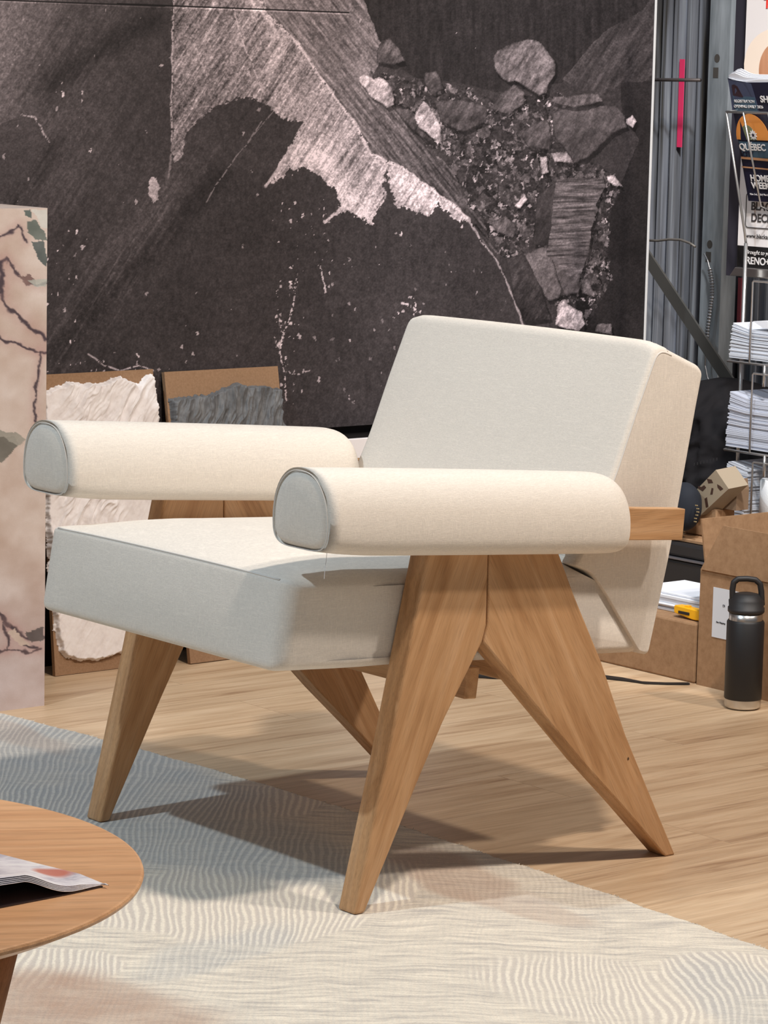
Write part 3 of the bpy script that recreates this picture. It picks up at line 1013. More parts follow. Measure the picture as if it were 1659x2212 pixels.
# seat cushion block
seat_pts = [(-0.120, 0.364), (0.600, 0.316), (0.540, 0.425), (0.455, 0.462), (-0.098, 0.494)]
seat_rad = [0.014, 0.004, 0.01, 0.004, 0.008]
seat_wts = [0.6, 0.0, 0.0, 0.45, 1.0]
ZT0 = 0.494 - (-0.095) * 0


def seat_warp(x, y, z):
    t = (y - YM) / (0.313)
    # pinched between the leg frames, fuller in front of them
    full = 0.313 if x < 0.03 else 0.313 - 0.010 * min(1, (x - 0.03) / 0.06)
    full -= 0.007 * min(1, max(0.0, (x - 0.30) / 0.12))
    y = YM + (y - YM) * full / 0.313
    ztop = 0.494 + (x + 0.095) * (-0.055)
    up = max(0.0, min(1.0, (z - (ztop - 0.045)) / 0.045))
    cx = max(0.0, 1 - ((x - 0.22) / 0.33) ** 2)
    cr = 0.034 * up * (max(0.0, 1 - min(1, abs(t)) ** 2.6)) * (0.12 + 0.88 * (1 - max(0.0, (0.06 - x) / 0.155) ** 1.6) if x < 0.06 else 1.0) 
    z += cr
    # front face swells slightly
    if x < -0.07:
        x -= 0.006 * max(0, 1 - t * t) * max(0.0, 1 - ((z - 0.435) / 0.07) ** 2)
    # soft lower edge
    return (x, y, z)


def near_idx(P, p):
    return int(np.argmin(np.hypot(P[:, 0] - p[0], P[:, 1] - p[1])))


def ring_path(pos, P, ri, a, b_, via):
    i, j, k = near_idx(P, a), near_idx(P, b_), near_idx(P, via)
    n = len(P)
    fw = [(i + t) % n for t in range((j - i) % n + 1)]
    if k not in fw:
        fw = [(i - t) % n for t in range((i - j) % n + 1)]
    return [pos[ri][t] for t in fw]


_, SP, SPP = puffy('seat_cushion', seat_pts, seat_rad, seat_wts, YM - 0.313, YM + 0.313, 0.026, FAB, chair, 30, seat_warp)


def seam(name, pts, r=0.0016, parent=chair, mat=PIPE):
    bm = bmesh.new()
    tube(bm, pts, r, 6)
    return mesh_obj(name, bm, mat, parent, True)


# piping along the front top edge, fainter seams along the sides
k_ = near_idx(SPP, (-0.0965, 0.4925))
seam('seat_piping', [r_[k_] for r_ in SP[8:-8]], 0.0017)
# back rest: a wedge hinged low behind the seat
back_pts = [(0.452, 0.470), (0.490, 0.455), (0.520, 0.420), (0.597, 0.319), (0.617, 0.313), (0.6615, 0.490), (0.715, 0.757), (0.706, 0.768), (0.612, 0.809), (0.529, 0.604), (0.470, 0.490)]
back_rad = [0.004, 0.012, 0.012, 0.004, 0.008, 0.03, 0.006, 0.006, 0.020, 0.03, 0.02]
back_wts = [0.15, 0.15, 0.15, 0.5, 0.6, 0.8, 1.0, 1.0, 1.0, 1.0, 0.6]


def back_warp(x, y, z):
    t = (y - YM) / 0.313
    # front panel domed, tied down near its edges
    ex = (0.529 + (z - 0.604) * (0.612 - 0.529) / 0.205)
    near = max(0.0, 1 - abs(x - ex) / 0.05)
    if z > 0.48 and near > 0:
        x -= 0.012 * near * max(0, 1 - abs(t) ** 2.2) * max(0.0, 1 - ((z - 0.62) / 0.20) ** 2)
    if z > 0.70:
        z -= 0.010 * max(0.0, abs(t) - 0.86) / 0.14 * (z - 0.70) / 0.1
    if z > 0.79:
        z += 0.003 * (1 - t * t)
    return (x, y, z)


_, BP, BPP = puffy('backrest', back_pts, back_rad, back_wts, YM - 0.303, YM + 0.303, 0.010, FAB, chair, 30, back_warp)
for ri in (2, -3):
    seam('side_seam', ring_path(BP, BPP, ri, (0.640, 0.797), (0.492, 0.510), (0.57, 0.70)), 0.0013)
# top seam of the back, a little behind the front edge
k_ = near_idx(BPP, (0.634, 0.799))
seam('top_seam', [r_[k_] for r_ in BP[4:-4]], 0.0009)

# arm pads: D shaped rolls, flat piped front, rounded rear
def arm_ring(xc, zc, a, h, n=56):
    out = []
    for k in range(n):
        t = 2 * PI * k / n
        cc, ss = math.cos(t), math.sin(t)
        if ss >= 0:
            yy = a * math.copysign(abs(cc) ** 0.86, cc); zz = 0.66 * h * abs(ss) ** 0.92
        else:
            yy = a * math.copysign(abs(cc) ** 0.42, cc) * (1 - 0.10 * abs(ss)); zz = -0.34 * h * abs(ss) ** 0.50
        out.append((yy, zz))
    return out


def arm_pad(yc, sgn):
    bm = bmesh.new()
    n = 56
    A, H = 0.0655, 0.121
    x0, x1 = -0.094, 0.500
    st = []
    for k in range(6):
        t = k / 5
        st.append((x0 + 0.005 * (1 - math.sin(t * PI / 2)), 1 - 0.05 * (1 - t) ** 2))
    for k in range(1, 30):
        st.append((x0 + 0.005 + (x1 - 0.062 - x0 - 0.005) * k / 30, 1.0 + 0.012 * math.sin(PI * k / 30)))
    for k in range(1, 13):
        t = k / 12
        st.append((x1 - 0.062 + 0.062 * math.sin(t * PI / 2), max(0.02, (1 - t ** 2.6) ** 0.5)))
    rings = []
    for x, s in st:
        zc = 0.5775 + SL * (x - x0)
        # underside curls up toward the front end
        curl = 0.010 * max(0.0, 1 - (x - x0) / 0.11) ** 2
        ring = []
        s2 = s
        if x > x1 - 0.062:
            s2 = 0.42 + 0.58 * s if s > 0.05 else 0.42
        for (yy, zz) in arm_ring(0, 0, A, H):
            hz = zz * s
            if zz < 0:
                hz += curl * (-zz / (0.34 * H)) * 0.6
            ring.append(bm.verts.new((x, yc + sgn * yy * s, zc + hz)))
        rings.append(ring)
    for a_, b_ in zip(rings, rings[1:]):
        for k in range(n):
            bm.faces.new((a_[k], a_[(k + 1) % n], b_[(k + 1) % n], b_[k]))
    bm.faces.new(rings[-1])
    # front cap: rings shrinking to the middle, softly domed
    prev = rings[0]
    cy = yc; czz = 0.5775 + 0.16 * H
    for s in (0.93, 0.8, 0.6, 0.35, 0.1):
        cur = []
        for vtx in rings[0]:
            cur.append(bm.verts.new((x0 - 0.0065 * (1 - s ** 2.5), cy + (vtx.co.y - cy) * s, czz + (vtx.co.z - czz) * s)))
        for k in range(n):
            bm.faces.new((prev[k], prev[(k + 1) % n], cur[(k + 1) % n], cur[k]))
        prev = cur
    bm.faces.new(prev)
    loop = [v_.co.copy() for v_ in rings[0]]
    loop = [Vector((x0 - 0.0006, cy + (p.y - cy) * 1.005, czz + (p.z - czz) * 1.005)) for p in loop]
    pad = mesh_obj('arm_pad', bm, FAB, chair, True)
    bm = bmesh.new(); tube(bm, loop, 0.0008, 6, closed=True)
    mesh_obj('piping', bm, PIPE, pad, True)
    return pad


arm_pad(0.021, 1)
arm_pad(W1 - 0.021, -1)
# loose thread under the near arm
bm = bmesh.new(); tube(bm, [(-0.078, -0.02, 0.546), (-0.079, -0.02, 0.532), (-0.082, -0.021, 0.518), (-0.083, -0.021, 0.505)], 0.0004, 5)
mesh_obj('loose_thread', bm, WHITE, chair)

# ================================================================ MARBLE PLINTH
PX1, PY0 = 0.431, 1.498
m = print_mat('pink_marble', 0.35, 1.0, 0.03, 400, 0.5)


def marble_face(A, Z, seed):
    """A: distance from the near right corner (m), Z: height. returns sRGB"""
    U = 102 - A * 985.0; V = 1524 - Z * 1139.0        # trace units
    jx = (fbm(U / 18, V / 18, 4, 1 + seed, 0.6) - 0.5) * 14
    jy = (fbm(U / 18 + 31, V / 18, 4, 3 + seed, 0.6) - 0.5) * 14
    u, w_ = U + jx, V + jy
    cl = fbm(U / 90, V / 90, 4, 2 + seed); cl2 = fbm(U / 35, V / 35, 4, 5 + seed)
    low = sm(1100, 1500, V)
    base = np.stack([201 - 8 * low + 30 * (cl - 0.5) + 22 * (cl2 - 0.5), 183 - 4 * low + 40 * (cl - 0.5) + 28 * (cl2 - 0.5), 172 + 6 * low + 46 * (cl - 0.5) + 32 * (cl2 - 0.5)], -1)

    def vein(line, wd, c, k=1.0):
        d = dseg(u, w_, line)
        ww = wd * (0.5 + vnoise(U / 12, V / 12, 4))
        a_ = (sm(ww, ww * 0.25, d) * k)[..., None]
        halo = (np.exp(-(d / (wd * 3.2)) ** 2) * 0.28)[..., None]
        b_ = base * (1 - halo) + np.array([170, 130, 125]) * halo
        return b_ * (1 - a_) + np.array(c) * a_
    dark = (78, 66, 72)
    for line, wd in (([(-200, 500), (-60, 520), (0, 508), (22, 498), (38, 485), (48, 500), (55, 518)], 4), ([(0, 560), (15, 556), (30, 575), (44, 592), (60, 604), (80, 612), (102, 610)], 5),
                     ([(-120, 590), (0, 600), (6, 640), (20, 660), (35, 668), (58, 690), (80, 712), (102, 728)], 6), ([(-100, 690), (0, 716), (12, 728), (30, 730), (55, 745), (80, 752), (102, 756)], 4),
                     ([(88, 752), (84, 800), (78, 850), (76, 870), (82, 915)], 4), ([(-150, 1290), (-40, 1300), (0, 1312), (18, 1330), (40, 1355), (62, 1368), (100, 1372)], 6),
                     ([(-100, 1400), (0, 1392), (20, 1392), (40, 1395), (70, 1402), (95, 1400)], 4), ([(12, 1330), (22, 1372), (18, 1392)], 4), ([(30, 1345), (55, 1385), (85, 1395)], 4),
                     ([(0, 560), (8, 590), (2, 625)], 7)):
        base = vein(line, wd, dark)

    def patch(poly, c, e=1.0):
        k = inside(u, w_, poly)[..., None] * e
        return base * (1 - k) + (np.array(c) + 40 * (cl2[..., None] - 0.5)) * k
    base = patch([(52, 452), (66, 452), (66, 470), (52, 468)], (100, 108, 104))
    base = patch([(56, 480), (70, 472), (98, 500), (102, 520), (80, 515), (60, 500)], (112, 118, 112))
    base = patch([(68, 452), (102, 452), (102, 495), (85, 485)], (206, 206, 200), 0.8)
    base = patch([(70, 520), (95, 520), (102, 560), (102, 575), (80, 550)], (92, 98, 96))
    base = patch([(40, 590), (62, 588), (80, 608), (60, 610)], (128, 104, 100))
    base = patch([(60, 600), (102, 600), (102, 618), (75, 614)], (176, 180, 172), 0.8)
    base = patch([(-200, 935), (-20, 930), (30, 930), (42, 948), (28, 968), (5, 985), (-60, 1010), (-200, 1000)], (112, 108, 100))
    base = patch([(-100, 912), (0, 915), (40, 925), (60, 940), (40, 952), (10, 930), (-100, 935)], (150, 146, 136), 0.9)
    base = patch([(60, 1355), (100, 1352), (102, 1378), (72, 1380)], (100, 92, 92))
    base = patch([(20, 1352), (34, 1350), (70, 1385), (50, 1388)], (190, 172, 160))
    return base


ARG = np.linspace(0, 1.0, 420)
ZRG = np.linspace(0, 0.944, 640)
AA, ZM = np.meshgrid(ARG, ZRG)
pl = thing('marble_plinth', 'tall pink-beige marble plinth with dark veins at the left edge', 'plinth')
grid_obj('front_face', None, None, np.stack([PX1 - AA, np.full_like(AA, PY0), ZM], -1), srgb2lin(marble_face(AA, ZM, 0)), m, pl)
A2, Z2 = np.meshgrid(np.linspace(0, 0.16, 80), np.linspace(0, 0.944, 300))
grid_obj('side_face', None, None, np.stack([np.full_like(A2, PX1), PY0 + A2, Z2], -1), srgb2lin(marble_face(A2 * 3 + 0.9, Z2, 2)), m, pl)
A3, B3 = np.meshgrid(np.linspace(0, 1.0, 200), np.linspace(0, 0.16, 60))
grid_obj('top_face', None, None, np.stack([PX1 - A3, PY0 + B3, np.full_like(A3, 0.944)], -1), srgb2lin(marble_face(A3 + 0.4, B3 + 0.3, 3)), m, pl)
bm = bmesh.new(); box(bm, (PX1 - 0.999, PY0 + 0.001, 0.0), (PX1 - 0.001, PY0 + 0.159, 0.943))
mesh_obj('core', bm, new_mat('marble_core', (190, 168, 156), 0.5), pl)

# ================================================================ LEANING STONE SAMPLE BOARDS
def board(name, label, x0, x1, yb, yt, ht, kind, outline, mat):
    """board leaning on the mural: bottom edge at yb, top at yt; relief slab glued on it"""
    t = thing(name, label, 'sample board', group=None)
    L = math.hypot(yt - yb, ht)
    ey = Vector((0, (yt - yb) / L, ht / L)); nz = Vector((0, -ht / L, (yt - yb) / L))   # up the board, out to the viewer
    O = Vector((x0, yb, 0.0))
    th = 0.010
    bm = bmesh.new()
    cs = []
    for (a_, b_) in ((0, 0), (x1 - x0, 0), (x1 - x0, L), (0, L)):
        cs.append(O + Vector((a_, 0, 0)) + ey * b_)
    A = [bm.verts.new(p) for p in cs]
    B = [bm.verts.new(p - nz * th + Vector((0, 0, 0))) for p in cs]
    bm.faces.new(A); bm.faces.new(B[::-1])
    for i in range(4):
        bm.faces.new((A[i], B[i], B[(i + 1) % 4], A[(i + 1) % 4]))
    # lift so that the lower back edge stands on the floor
    mz = min(v_.co.z for v_ in bm.verts)
    for v_ in bm.verts:
        v_.co.z -= mz
    mesh_obj('backing_board', bm, [MDF], t)
    O = O - Vector((0, 0, mz))
    # relief
    na, nb = 190, 380
    a0, a1 = min(p[0] for p in outline) - 0.01, max(p[0] for p in outline) + 0.01
    b0, b1 = min(p[1] for p in outline) - 0.01, max(p[1] for p in outline) + 0.01
    AA, BB = np.meshgrid(np.linspace(a0, a1, na), np.linspace(b0, b1, nb))
    s = 1 if kind == 'w' else 5
    j = (fbm(AA * 60 + s, BB * 60, 4, s, 0.6) - 0.5) * 0.015
    j2 = (fbm(AA * 60 + 9, BB * 60 + s, 4, s + 2, 0.6) - 0.5) * 0.015
    k = inside(AA + j, BB + j2, outline)
    dist = dseg(AA + j, BB + j2, outline + [outline[0]])
    if kind == 'w':
        al = math.radians(52)
    else:
        al = math.radians(74)
    p = AA * math.cos(al) + BB * math.sin(al); r = -AA * math.sin(al) + BB * math.cos(al)
    wr = (fbm(AA * 9, BB * 9, 3, 2, 0.5) - 0.5) * 0.05
    n1 = 1 - np.abs(2 * fbm(p * 7, (r + wr) * 34, 4, 3 + s, 0.55) - 1)
    n2 = 1 - np.abs(2 * fbm(p * 14, (r + wr) * 75, 4, 1 + s, 0.6) - 1)
    n3 = fbm(AA * 120, BB * 120, 3, 6, 0.6)
    calm = sm(0.40, 0.62, fbm(AA * 8 + 2.3, BB * 8, 2, 6))
    rel = (0.009 * n1 ** 4 + 0.0035 * n2 ** 3) * ((0.15 + 0.85 * calm) if kind == 'w' else 1.0) + 0.0008 * n3 + 0.010
    H = rel * sm(0.0, 0.006, dist)
    H = np.where(k, np.maximum(H, 0.002), -0.02)
    Pos = np.zeros(AA.shape + (3,))
    for i, cc in enumerate('xyz'):
        Pos[..., i] = O[i] + (AA if i == 0 else 0) + ey[i] * BB + nz[i] * H
    # remove quads fully outside by building only inside faces
    idx = -np.ones(AA.shape, int); kk = k.copy()
    kk[1:] |= k[:-1]; kk[:-1] |= k[1:]; kk[:, 1:] |= k[:, :-1]; kk[:, :-1] |= k[:, 1:]
    Hs = np.where(k, H, -0.001)
    for i in range(3):
        Pos[..., i] = O[i] + (AA if i == 0 else 0) + ey[i] * BB + nz[i] * Hs
    idx[kk] = np.arange(kk.sum())
    vv = Pos[kk]
    qa = kk[:-1, :-1] & kk[:-1, 1:] & kk[1:, 1:] & kk[1:, :-1]
    F = np.stack([idx[:-1, :-1][qa], idx[:-1, 1:][qa], idx[1:, 1:][qa], idx[1:, :-1][qa]], -1)
    me = bpy.data.meshes.new('stone_relief')
    me.from_pydata(vv.tolist(), [], F.tolist())
    for p_ in me.polygons:
        p_.use_smooth = True
    me.materials.append(mat)
    o = bpy.data.objects.new('stone_relief', me); C.objects.link(o); o.parent = t
    return t


PL = new_mat('white_plaster_stone', (226, 218, 212), 0.75, spec=0.25)
lk(PL, ramp(PL, noise(PL, coords(PL, (1, 1, 1), (0, 0.9, 0)), 40, 4, 0.7), [(0.25, (216, 208, 206)), (0.5, (232, 226, 224)), (0.8, (238, 234, 233))]), bsdf(PL).inputs['Base Color'])
SLT = new_mat('grey_slate_stone', (96, 97, 99), 0.6, spec=0.35)
lk(SLT, ramp(SLT, noise(SLT, coords(SLT, (1, 1, 0.3), (0, 0.3, 0)), 60, 4, 0.7), [(0.25, (76, 77, 79)), (0.5, (98, 99, 101)), (0.8, (122, 122, 122))]), bsdf(SLT).inputs['Base Color'])
# white slab board
board('stone_sample_board', 'brown board faced with a rough white stone slab, leaning behind the left arm', 0.600, 0.872, 1.722, 1.786, 0.598, 'w',
      [(0.0, 0.565), (0.06, 0.585), (0.10, 0.578), (0.15, 0.583), (0.19, 0.590), (0.235, 0.572), (0.252, 0.592), (0.268, 0.588), (0.276, 0.560), (0.280, 0.40), (0.262, 0.30), (0.265, 0.20), (0.235, 0.10),
       (0.225, 0.055), (0.16, 0.030), (0.09, 0.022), (0.03, 0.030), (0.012, 0.05), (0.0, 0.12), (-0.006, 0.30), (-0.004, 0.45)], PL)
board('stone_sample_board', 'brown board faced with a dark grey slate slab, leaning behind the far armrest', 0.900, 1.190, 1.680, 1.786, 0.590, 's',
      [(0.004, 0.545), (0.09, 0.548), (0.13, 0.556), (0.17, 0.570), (0.20, 0.562), (0.26, 0.558), (0.288, 0.552), (0.290, 0.30), (0.285, 0.075), (0.15, 0.06), (0.02, 0.075), (0.003, 0.2)], SLT)
# white panel seen between far arm and back
bm = bmesh.new(); box(bm, (1.30, 1.74, 0.0), (1.62, 1.752, 0.432), 0.001, 1)
tag(mesh_obj('white_panel', bm, new_mat('white_board', (214, 208, 206), 0.7)), 'low white panel standing under the mural, glimpsed between far arm and backrest', 'panel')

# ================================================================ ROUND TABLE
TZ = 0.450
TC = (-1.3491, -0.8103); TR = 0.349
tb = thing('coffee_table', 'round light oak coffee table in the lower left foreground', 'table')
OAKT = oak('oak_table_top', (0, 0, -math.radians(-30)), base=((198, 148, 106), (209, 161, 118), (219, 173, 131)), rough=0.38)
bm = bmesh.new()
lathe(bm, [(0, 0), (TR - 0.003, 0), (TR - 0.0008, -0.0008), (TR, -0.003), (TR - 0.001, -0.006), (TR - 0.030, -0.020), (0, -0.020)], (TC[0], TC[1], TZ), 128)
mesh_obj('table_top', bm, OAKT, tb)
OAKL = oak('oak_table_leg', (0, math.radians(85), 0), base=((170, 120, 82), (194, 142, 100), (206, 154, 112)))
for k, a_ in enumerate((math.radians(-62), math.radians(28), math.radians(118), math.radians(208))):
    rt, rb = 0.222, 0.145
    bm = bmesh.new()
    tube(bm, [(TC[0] + rt * math.cos(a_), TC[1] + rt * math.sin(a_), TZ - 0.020), (TC[0] + rb * math.cos(a_), TC[1] + rb * math.sin(a_), 0.0036)], [0.044, 0.014], 32)
    mesh_obj('leg', bm, OAKL, tb, True)

# open magazine on the table: curved leaves
MAGW = new_mat('magazine_page', (222, 222, 228), 0.35, spec=0.5)
v = coords(MAGW)
nf_ = noise(MAGW, coords(MAGW, (14, 30, 1), (0, 0, 0.6)), 1.5, 4, 0.7)
cc = ramp(MAGW, nf_, [(0.38, (178, 176, 190)), (0.50, (216, 214, 222)), (0.62, (232, 232, 236))])
nf2 = noise(MAGW, coords(MAGW, (8, 8, 1), (0, 0, 0.2), (2.2, 0.4, 0)), 1.6, 1, 0.5)
cc = mix(MAGW, ramp(MAGW, nf2, [(0.66, g3(0)), (0.72, g3(1))]), cc, lin((196, 120, 104)))
lk(MAGW, cc, bsdf(MAGW).inputs['Base Color'])
mag = thing('magazine', 'open white glossy magazine with curling pages on the coffee table', 'magazine')
SU = [0, 0.30, 0.62, 0.80, 1.0]
UP = [at(u, v_, 2, TZ + 0.004) for u, v_ in ((235, 1911), (160, 1892), (55, 1866), (0, 1852), (-150, 1815))]
LOW = [at(u, v_, 2, TZ + 0.001) for u, v_ in ((228, 1913.5), (161, 1929), (55, 1951), (0, 1962), (-150, 1992))]
LIFT = [0.0, 0.0006, 0.0185, 0.0195, 0.024]


def ip(arr, s):
    return float(np.interp(s, SU, arr))


def mag_pt(s, t, dz, pull):
    u = Vector([ip([p[i] for p in UP], s) for i in range(3)])
    l = Vector([ip([p[i] for p in LOW], s) for i in range(3)])
    lift = ip(LIFT, s) * (0.5 - 0.5 * math.cos(PI * min(1.0, max(0.0, (s - 0.20) / 0.4)))) if s < 0.6 else ip(LIFT, s)
    t2 = t * (1 - pull)
    p = u.lerp(l, t2)
    return Vector((p.x, p.y, TZ + 0.003 + dz + lift * t ** 1.4))


def page(k):
    bm = bmesh.new()
    na, nb = 48, 14
    G = [[bm.verts.new(mag_pt(i / na, j / nb, 0.0011 * k * min(1.0, 4.0 * i / na), 0.012 * k)) for j in range(nb + 1)] for i in range(na + 1)]
    for i in range(na):
        for j in range(nb):
            bm.faces.new((G[i][j], G[i + 1][j], G[i + 1][j + 1], G[i][j + 1]))
    o = mesh_obj('page', bm, MAGW, mag, True)
    md = o.modifiers.new('thick', 'SOLIDIFY'); md.thickness = 0.0005
    return o


for k in range(5):
    page(k)
bm = bmesh.new()
cv = [mag_pt(s_, 0.02, 0, 0) for s_ in (0.05, 0.5, 1.0)] + [mag_pt(s_, 0.98, 0, 0) for s_ in (1.0, 0.62, 0.3, 0.05)]
prism(bm, [(p_.x, p_.y) for p_ in cv], TZ + 0.0003, TZ + 0.0014, 'z')
mesh_obj('cover', bm, new_mat('magazine_cover_dark', (70, 58, 60), 0.4), mag)

# ================================================================ RIGHT BACK CORNER: cartons, bottle, rack
# open carton
ct = thing('open_carton', 'large open brown carton with raised flaps behind the black bottle', 'box')
BX, BY1, BY0, BZ = 1.640, 0.963, 0.600, 0.236
bm = bmesh.new()
t_ = 0.005
box(bm, (BX, BY0, 0), (BX + t_, BY1, BZ)); box(bm, (BX + 0.30, BY0, 0), (BX + 0.30 + t_, BY1, BZ))
box(bm, (BX + t_, BY1 - t_, 0), (BX + 0.30, BY1, BZ)); box(bm, (BX + t_, BY0, 0), (BX + 0.30, BY0 + t_, BZ)); box(bm, (BX + t_, BY0 + t_, 0), (BX + 0.30, BY1 - t_, t_))
mesh_obj('carton_body', bm, CARD, ct)


def flap(name, pts, th, mat=CARD, parent=ct):
    pts = [Vector(p) for p in pts]
    nrm = (pts[1] - pts[0]).cross(pts[2] - pts[0]).normalized() * th
    bm = bmesh.new()
    A = [bm.verts.new(p) for p in pts]; B = [bm.verts.new(p + nrm) for p in pts]
    bm.faces.new(A); bm.faces.new(B[::-1])
    n = len(pts)
    for i in range(n):
        bm.faces.new((A[i], B[i], B[(i + 1) % n], A[(i + 1) % n]))
    return mesh_obj(name, bm, mat, parent)


flap('flap', [(BX, BY1 - 0.004, BZ), (BX, BY0, BZ), (BX + 0.008, BY0, BZ + 0.094), (BX + 0.008, BY1 - 0.054, BZ + 0.094)], 0.004)
flap('flap', [(BX + 0.012, BY1, BZ), (BX + 0.30, BY1, BZ), (BX + 0.30, BY1 + 0.008, BZ + 0.10), (BX + 0.006, BY1 + 0.012, BZ + 0.100)], 0.004)
flap('flap', [(BX + 0.30, BY1, BZ), (BX + 0.30, BY0, BZ), (BX + 0.28, BY0, BZ + 0.075), (BX + 0.28, BY1 - 0.01, BZ + 0.075)], 0.004)
# shipping label
LABM = new_mat('label_paper', (205, 208, 214), 0.6)
a = at(1542, 1270, 0, BX); b = at(1538, 1375, 0, BX)
bm = bmesh.new(); box(bm, (BX - 0.0012, a.y - 0.085, b.z), (BX - 0.0002, a.y, a.z + 0.002))
lab = mesh_obj('label', bm, LABM, ct)


def text_obj(body, loc, size, mat, parent, name='lettering', facing='x', tilt=None, extrude=0.0004, sx=1.0, italic=0.0, bold=0.0, align='LEFT'):
    cu = bpy.data.curves.new('t', 'FONT')
    cu.body = body; cu.size = size; cu.extrude = extrude; cu.align_x = align; cu.shear = italic; cu.offset = bold
    o = bpy.data.objects.new('t', cu); C.objects.link(o)
    dg = bpy.context.evaluated_depsgraph_get()
    me = bpy.data.meshes.new_from_object(o.evaluated_get(dg))
    bpy.data.objects.remove(o, do_unlink=True)
    o = bpy.data.objects.new(name, me); C.objects.link(o)
    me.materials.clear(); me.materials.append(mat)
    # local X -> -y, local Y -> z (or along tilt), normal -> -x
    up = Vector(tilt).normalized() if tilt else Vector((0, 0, 1))
    rx = Vector((0, -1, 0)); nz = rx.cross(up)
    M = Matrix((rx, up, nz)).transposed().to_4x4()
    for v_ in me.vertices:
        v_.co = (M @ Vector((v_.co.x * sx, v_.co.y, v_.co.z))) + Vector(loc)
    o.parent = parent
    return o


INK = new_mat('black_ink', (40, 40, 44), 0.6)
text_obj('DI', at(1561, 1311, 0, BX - 0.0014), 0.007, INK, lab)
text_obj('Site Shipping', at(1547, 1345, 0, BX - 0.0014), 0.005, INK, lab)

# low carton
bm = bmesh.new(); box(bm, (1.642, 0.972, 0.0), (1.86, 1.262, 0.122), 0.004, 2)
lc = mesh_obj('low_carton', bm, CARD); tag(lc, 'low closed brown carton on the floor carrying papers and a yellow knife', 'box')
# papers on it, each sheaf its own slab in the stack
for i, (y0, y1, z0, h, dx) in enumerate(((1.012, 1.24, 0.1222, 0.006, 0.0), (1.010, 1.235, 0.1284, 0.005, 0.004), (0.990, 1.225, 0.1336, 0.004, -0.004), (0.998, 1.22, 0.1378, 0.010, 0.003), (0.998, 1.225, 0.148, 0.007, 0.0), (1.004, 1.215, 0.1552, 0.005, 0.006))):
    bm = bmesh.new(); box(bm, (1.700 + dx, y0, z0), (1.84 + dx, y1, z0 + h), 0.0012, 1)
    o = mesh_obj('paper_sheaf', bm, WHITE)
    nm = ('at the bottom of the pile', 'second from the bottom of the pile', 'third from bottom, jutting right', 'thick one in the middle of the pile', 'just below the top of the pile', 'topmost of the pile')[i]
    tag(o, 'sheaf of white papers on the low carton, ' + nm, 'papers', 'papers piled on the low carton')
# yellow utility knife
kn = thing('utility_knife', 'yellow utility knife lying on the low carton in front of the papers', 'knife')
YEL = new_mat('yellow_plastic', (236, 172, 20), 0.4)
kp = rounded([(0.0, 0.0), (0.055, -0.008), (0.13, -0.004), (0.13, 0.014), (0.05, 0.016), (0.0, 0.018)], 0.005, 4)
bm = bmesh.new(); prism(bm, [(1.058 - p_[0], 0.131 + p_[1] * 0.9) for p_ in kp], 1.662, 1.684, 'x', 0.0015, 1)
mesh_obj('handle', bm, YEL, kn)
bm = bmesh.new(); box(bm, (1.6605, 1.012, 0.1315), (1.6625, 1.044, 0.1375), 0.0008, 1)
mesh_obj('grip_insert', bm, BLACKP, kn)
bm = bmesh.new(); box(bm, (1.668, 1.022, 0.145), (1.678, 1.034, 0.1495), 0.001, 1)
mesh_obj('blade_slider', bm, YEL, kn)

# black equipment case behind
cs_ = thing('equipment_case', 'black equipment case standing behind the low carton', 'case')
bm = bmesh.new(); box(bm, (1.885, 0.975, 0.0), (2.015, 1.60, 0.190), 0.006, 2); mesh_obj('case_body', bm, BLACKP, cs_)
bm = bmesh.new(); box(bm, (1.880, 0.972, 0.1915), (2.018, 1.603, 0.197), 0.001, 1); mesh_obj('aluminium_trim', bm, new_mat('alu_trim', (120, 120, 126), 0.35, 0.8), cs_)
bm = bmesh.new(); box(bm, (1.885, 0.975, 0.1975), (2.015, 1.60, 0.228), 0.006, 2); mesh_obj('case_lid', bm, BLACKP, cs_)
# tray-like strips on top
bm = bmesh.new(); box(bm, (1.90, 0.985, 0.229), (2.012, 1.55, 0.236), 0.001, 1)
tag(mesh_obj('cardboard_sheet', bm, CARD), 'flat cardboard sheet lying on the black equipment case', 'cardboard')
bm = bmesh.new(); box(bm, (1.898, 0.985, 0.2365), (1.94, 1.20, 0.252), 0.004, 2)
tag(mesh_obj('black_bar', bm, BLACKP), 'short black bar lying on the cardboard sheet', 'bar')
# brown cartons behind, partly hidden
bm = bmesh.new(); box(bm, (1.955, 1.236, 0.2365), (2.012, 1.40, 0.300), 0.003, 1)
tag(mesh_obj('shallow_carton', bm, CARD), 'shallow brown carton on the case behind the chair rail end', 'box')
bm = bmesh.new(); prism(bm, [(at(1512, 1112, 0, 1.975).y, at(1512, 1112, 0, 1.975).z), (at(1545, 1075, 0, 1.975).y, at(1545, 1075, 0, 1.975).z), (at(1588, 1045, 0, 1.975).y, at(1588, 1045, 0, 1.975).z + 0.01), (at(1592, 1045, 0, 1.975).y, 0.345), (at(1592, 1045, 0, 1.975).y, 0.3005), (1.23, 0.3005)], 1.975, 2.012, 'x', 0.0, 1)
tag(mesh_obj('slanted_carton', bm, new_mat('dim_cardboard', (126, 104, 84), 0.9, spec=0.1)), 'plain brown carton with slanting top under the patterned box', 'box')

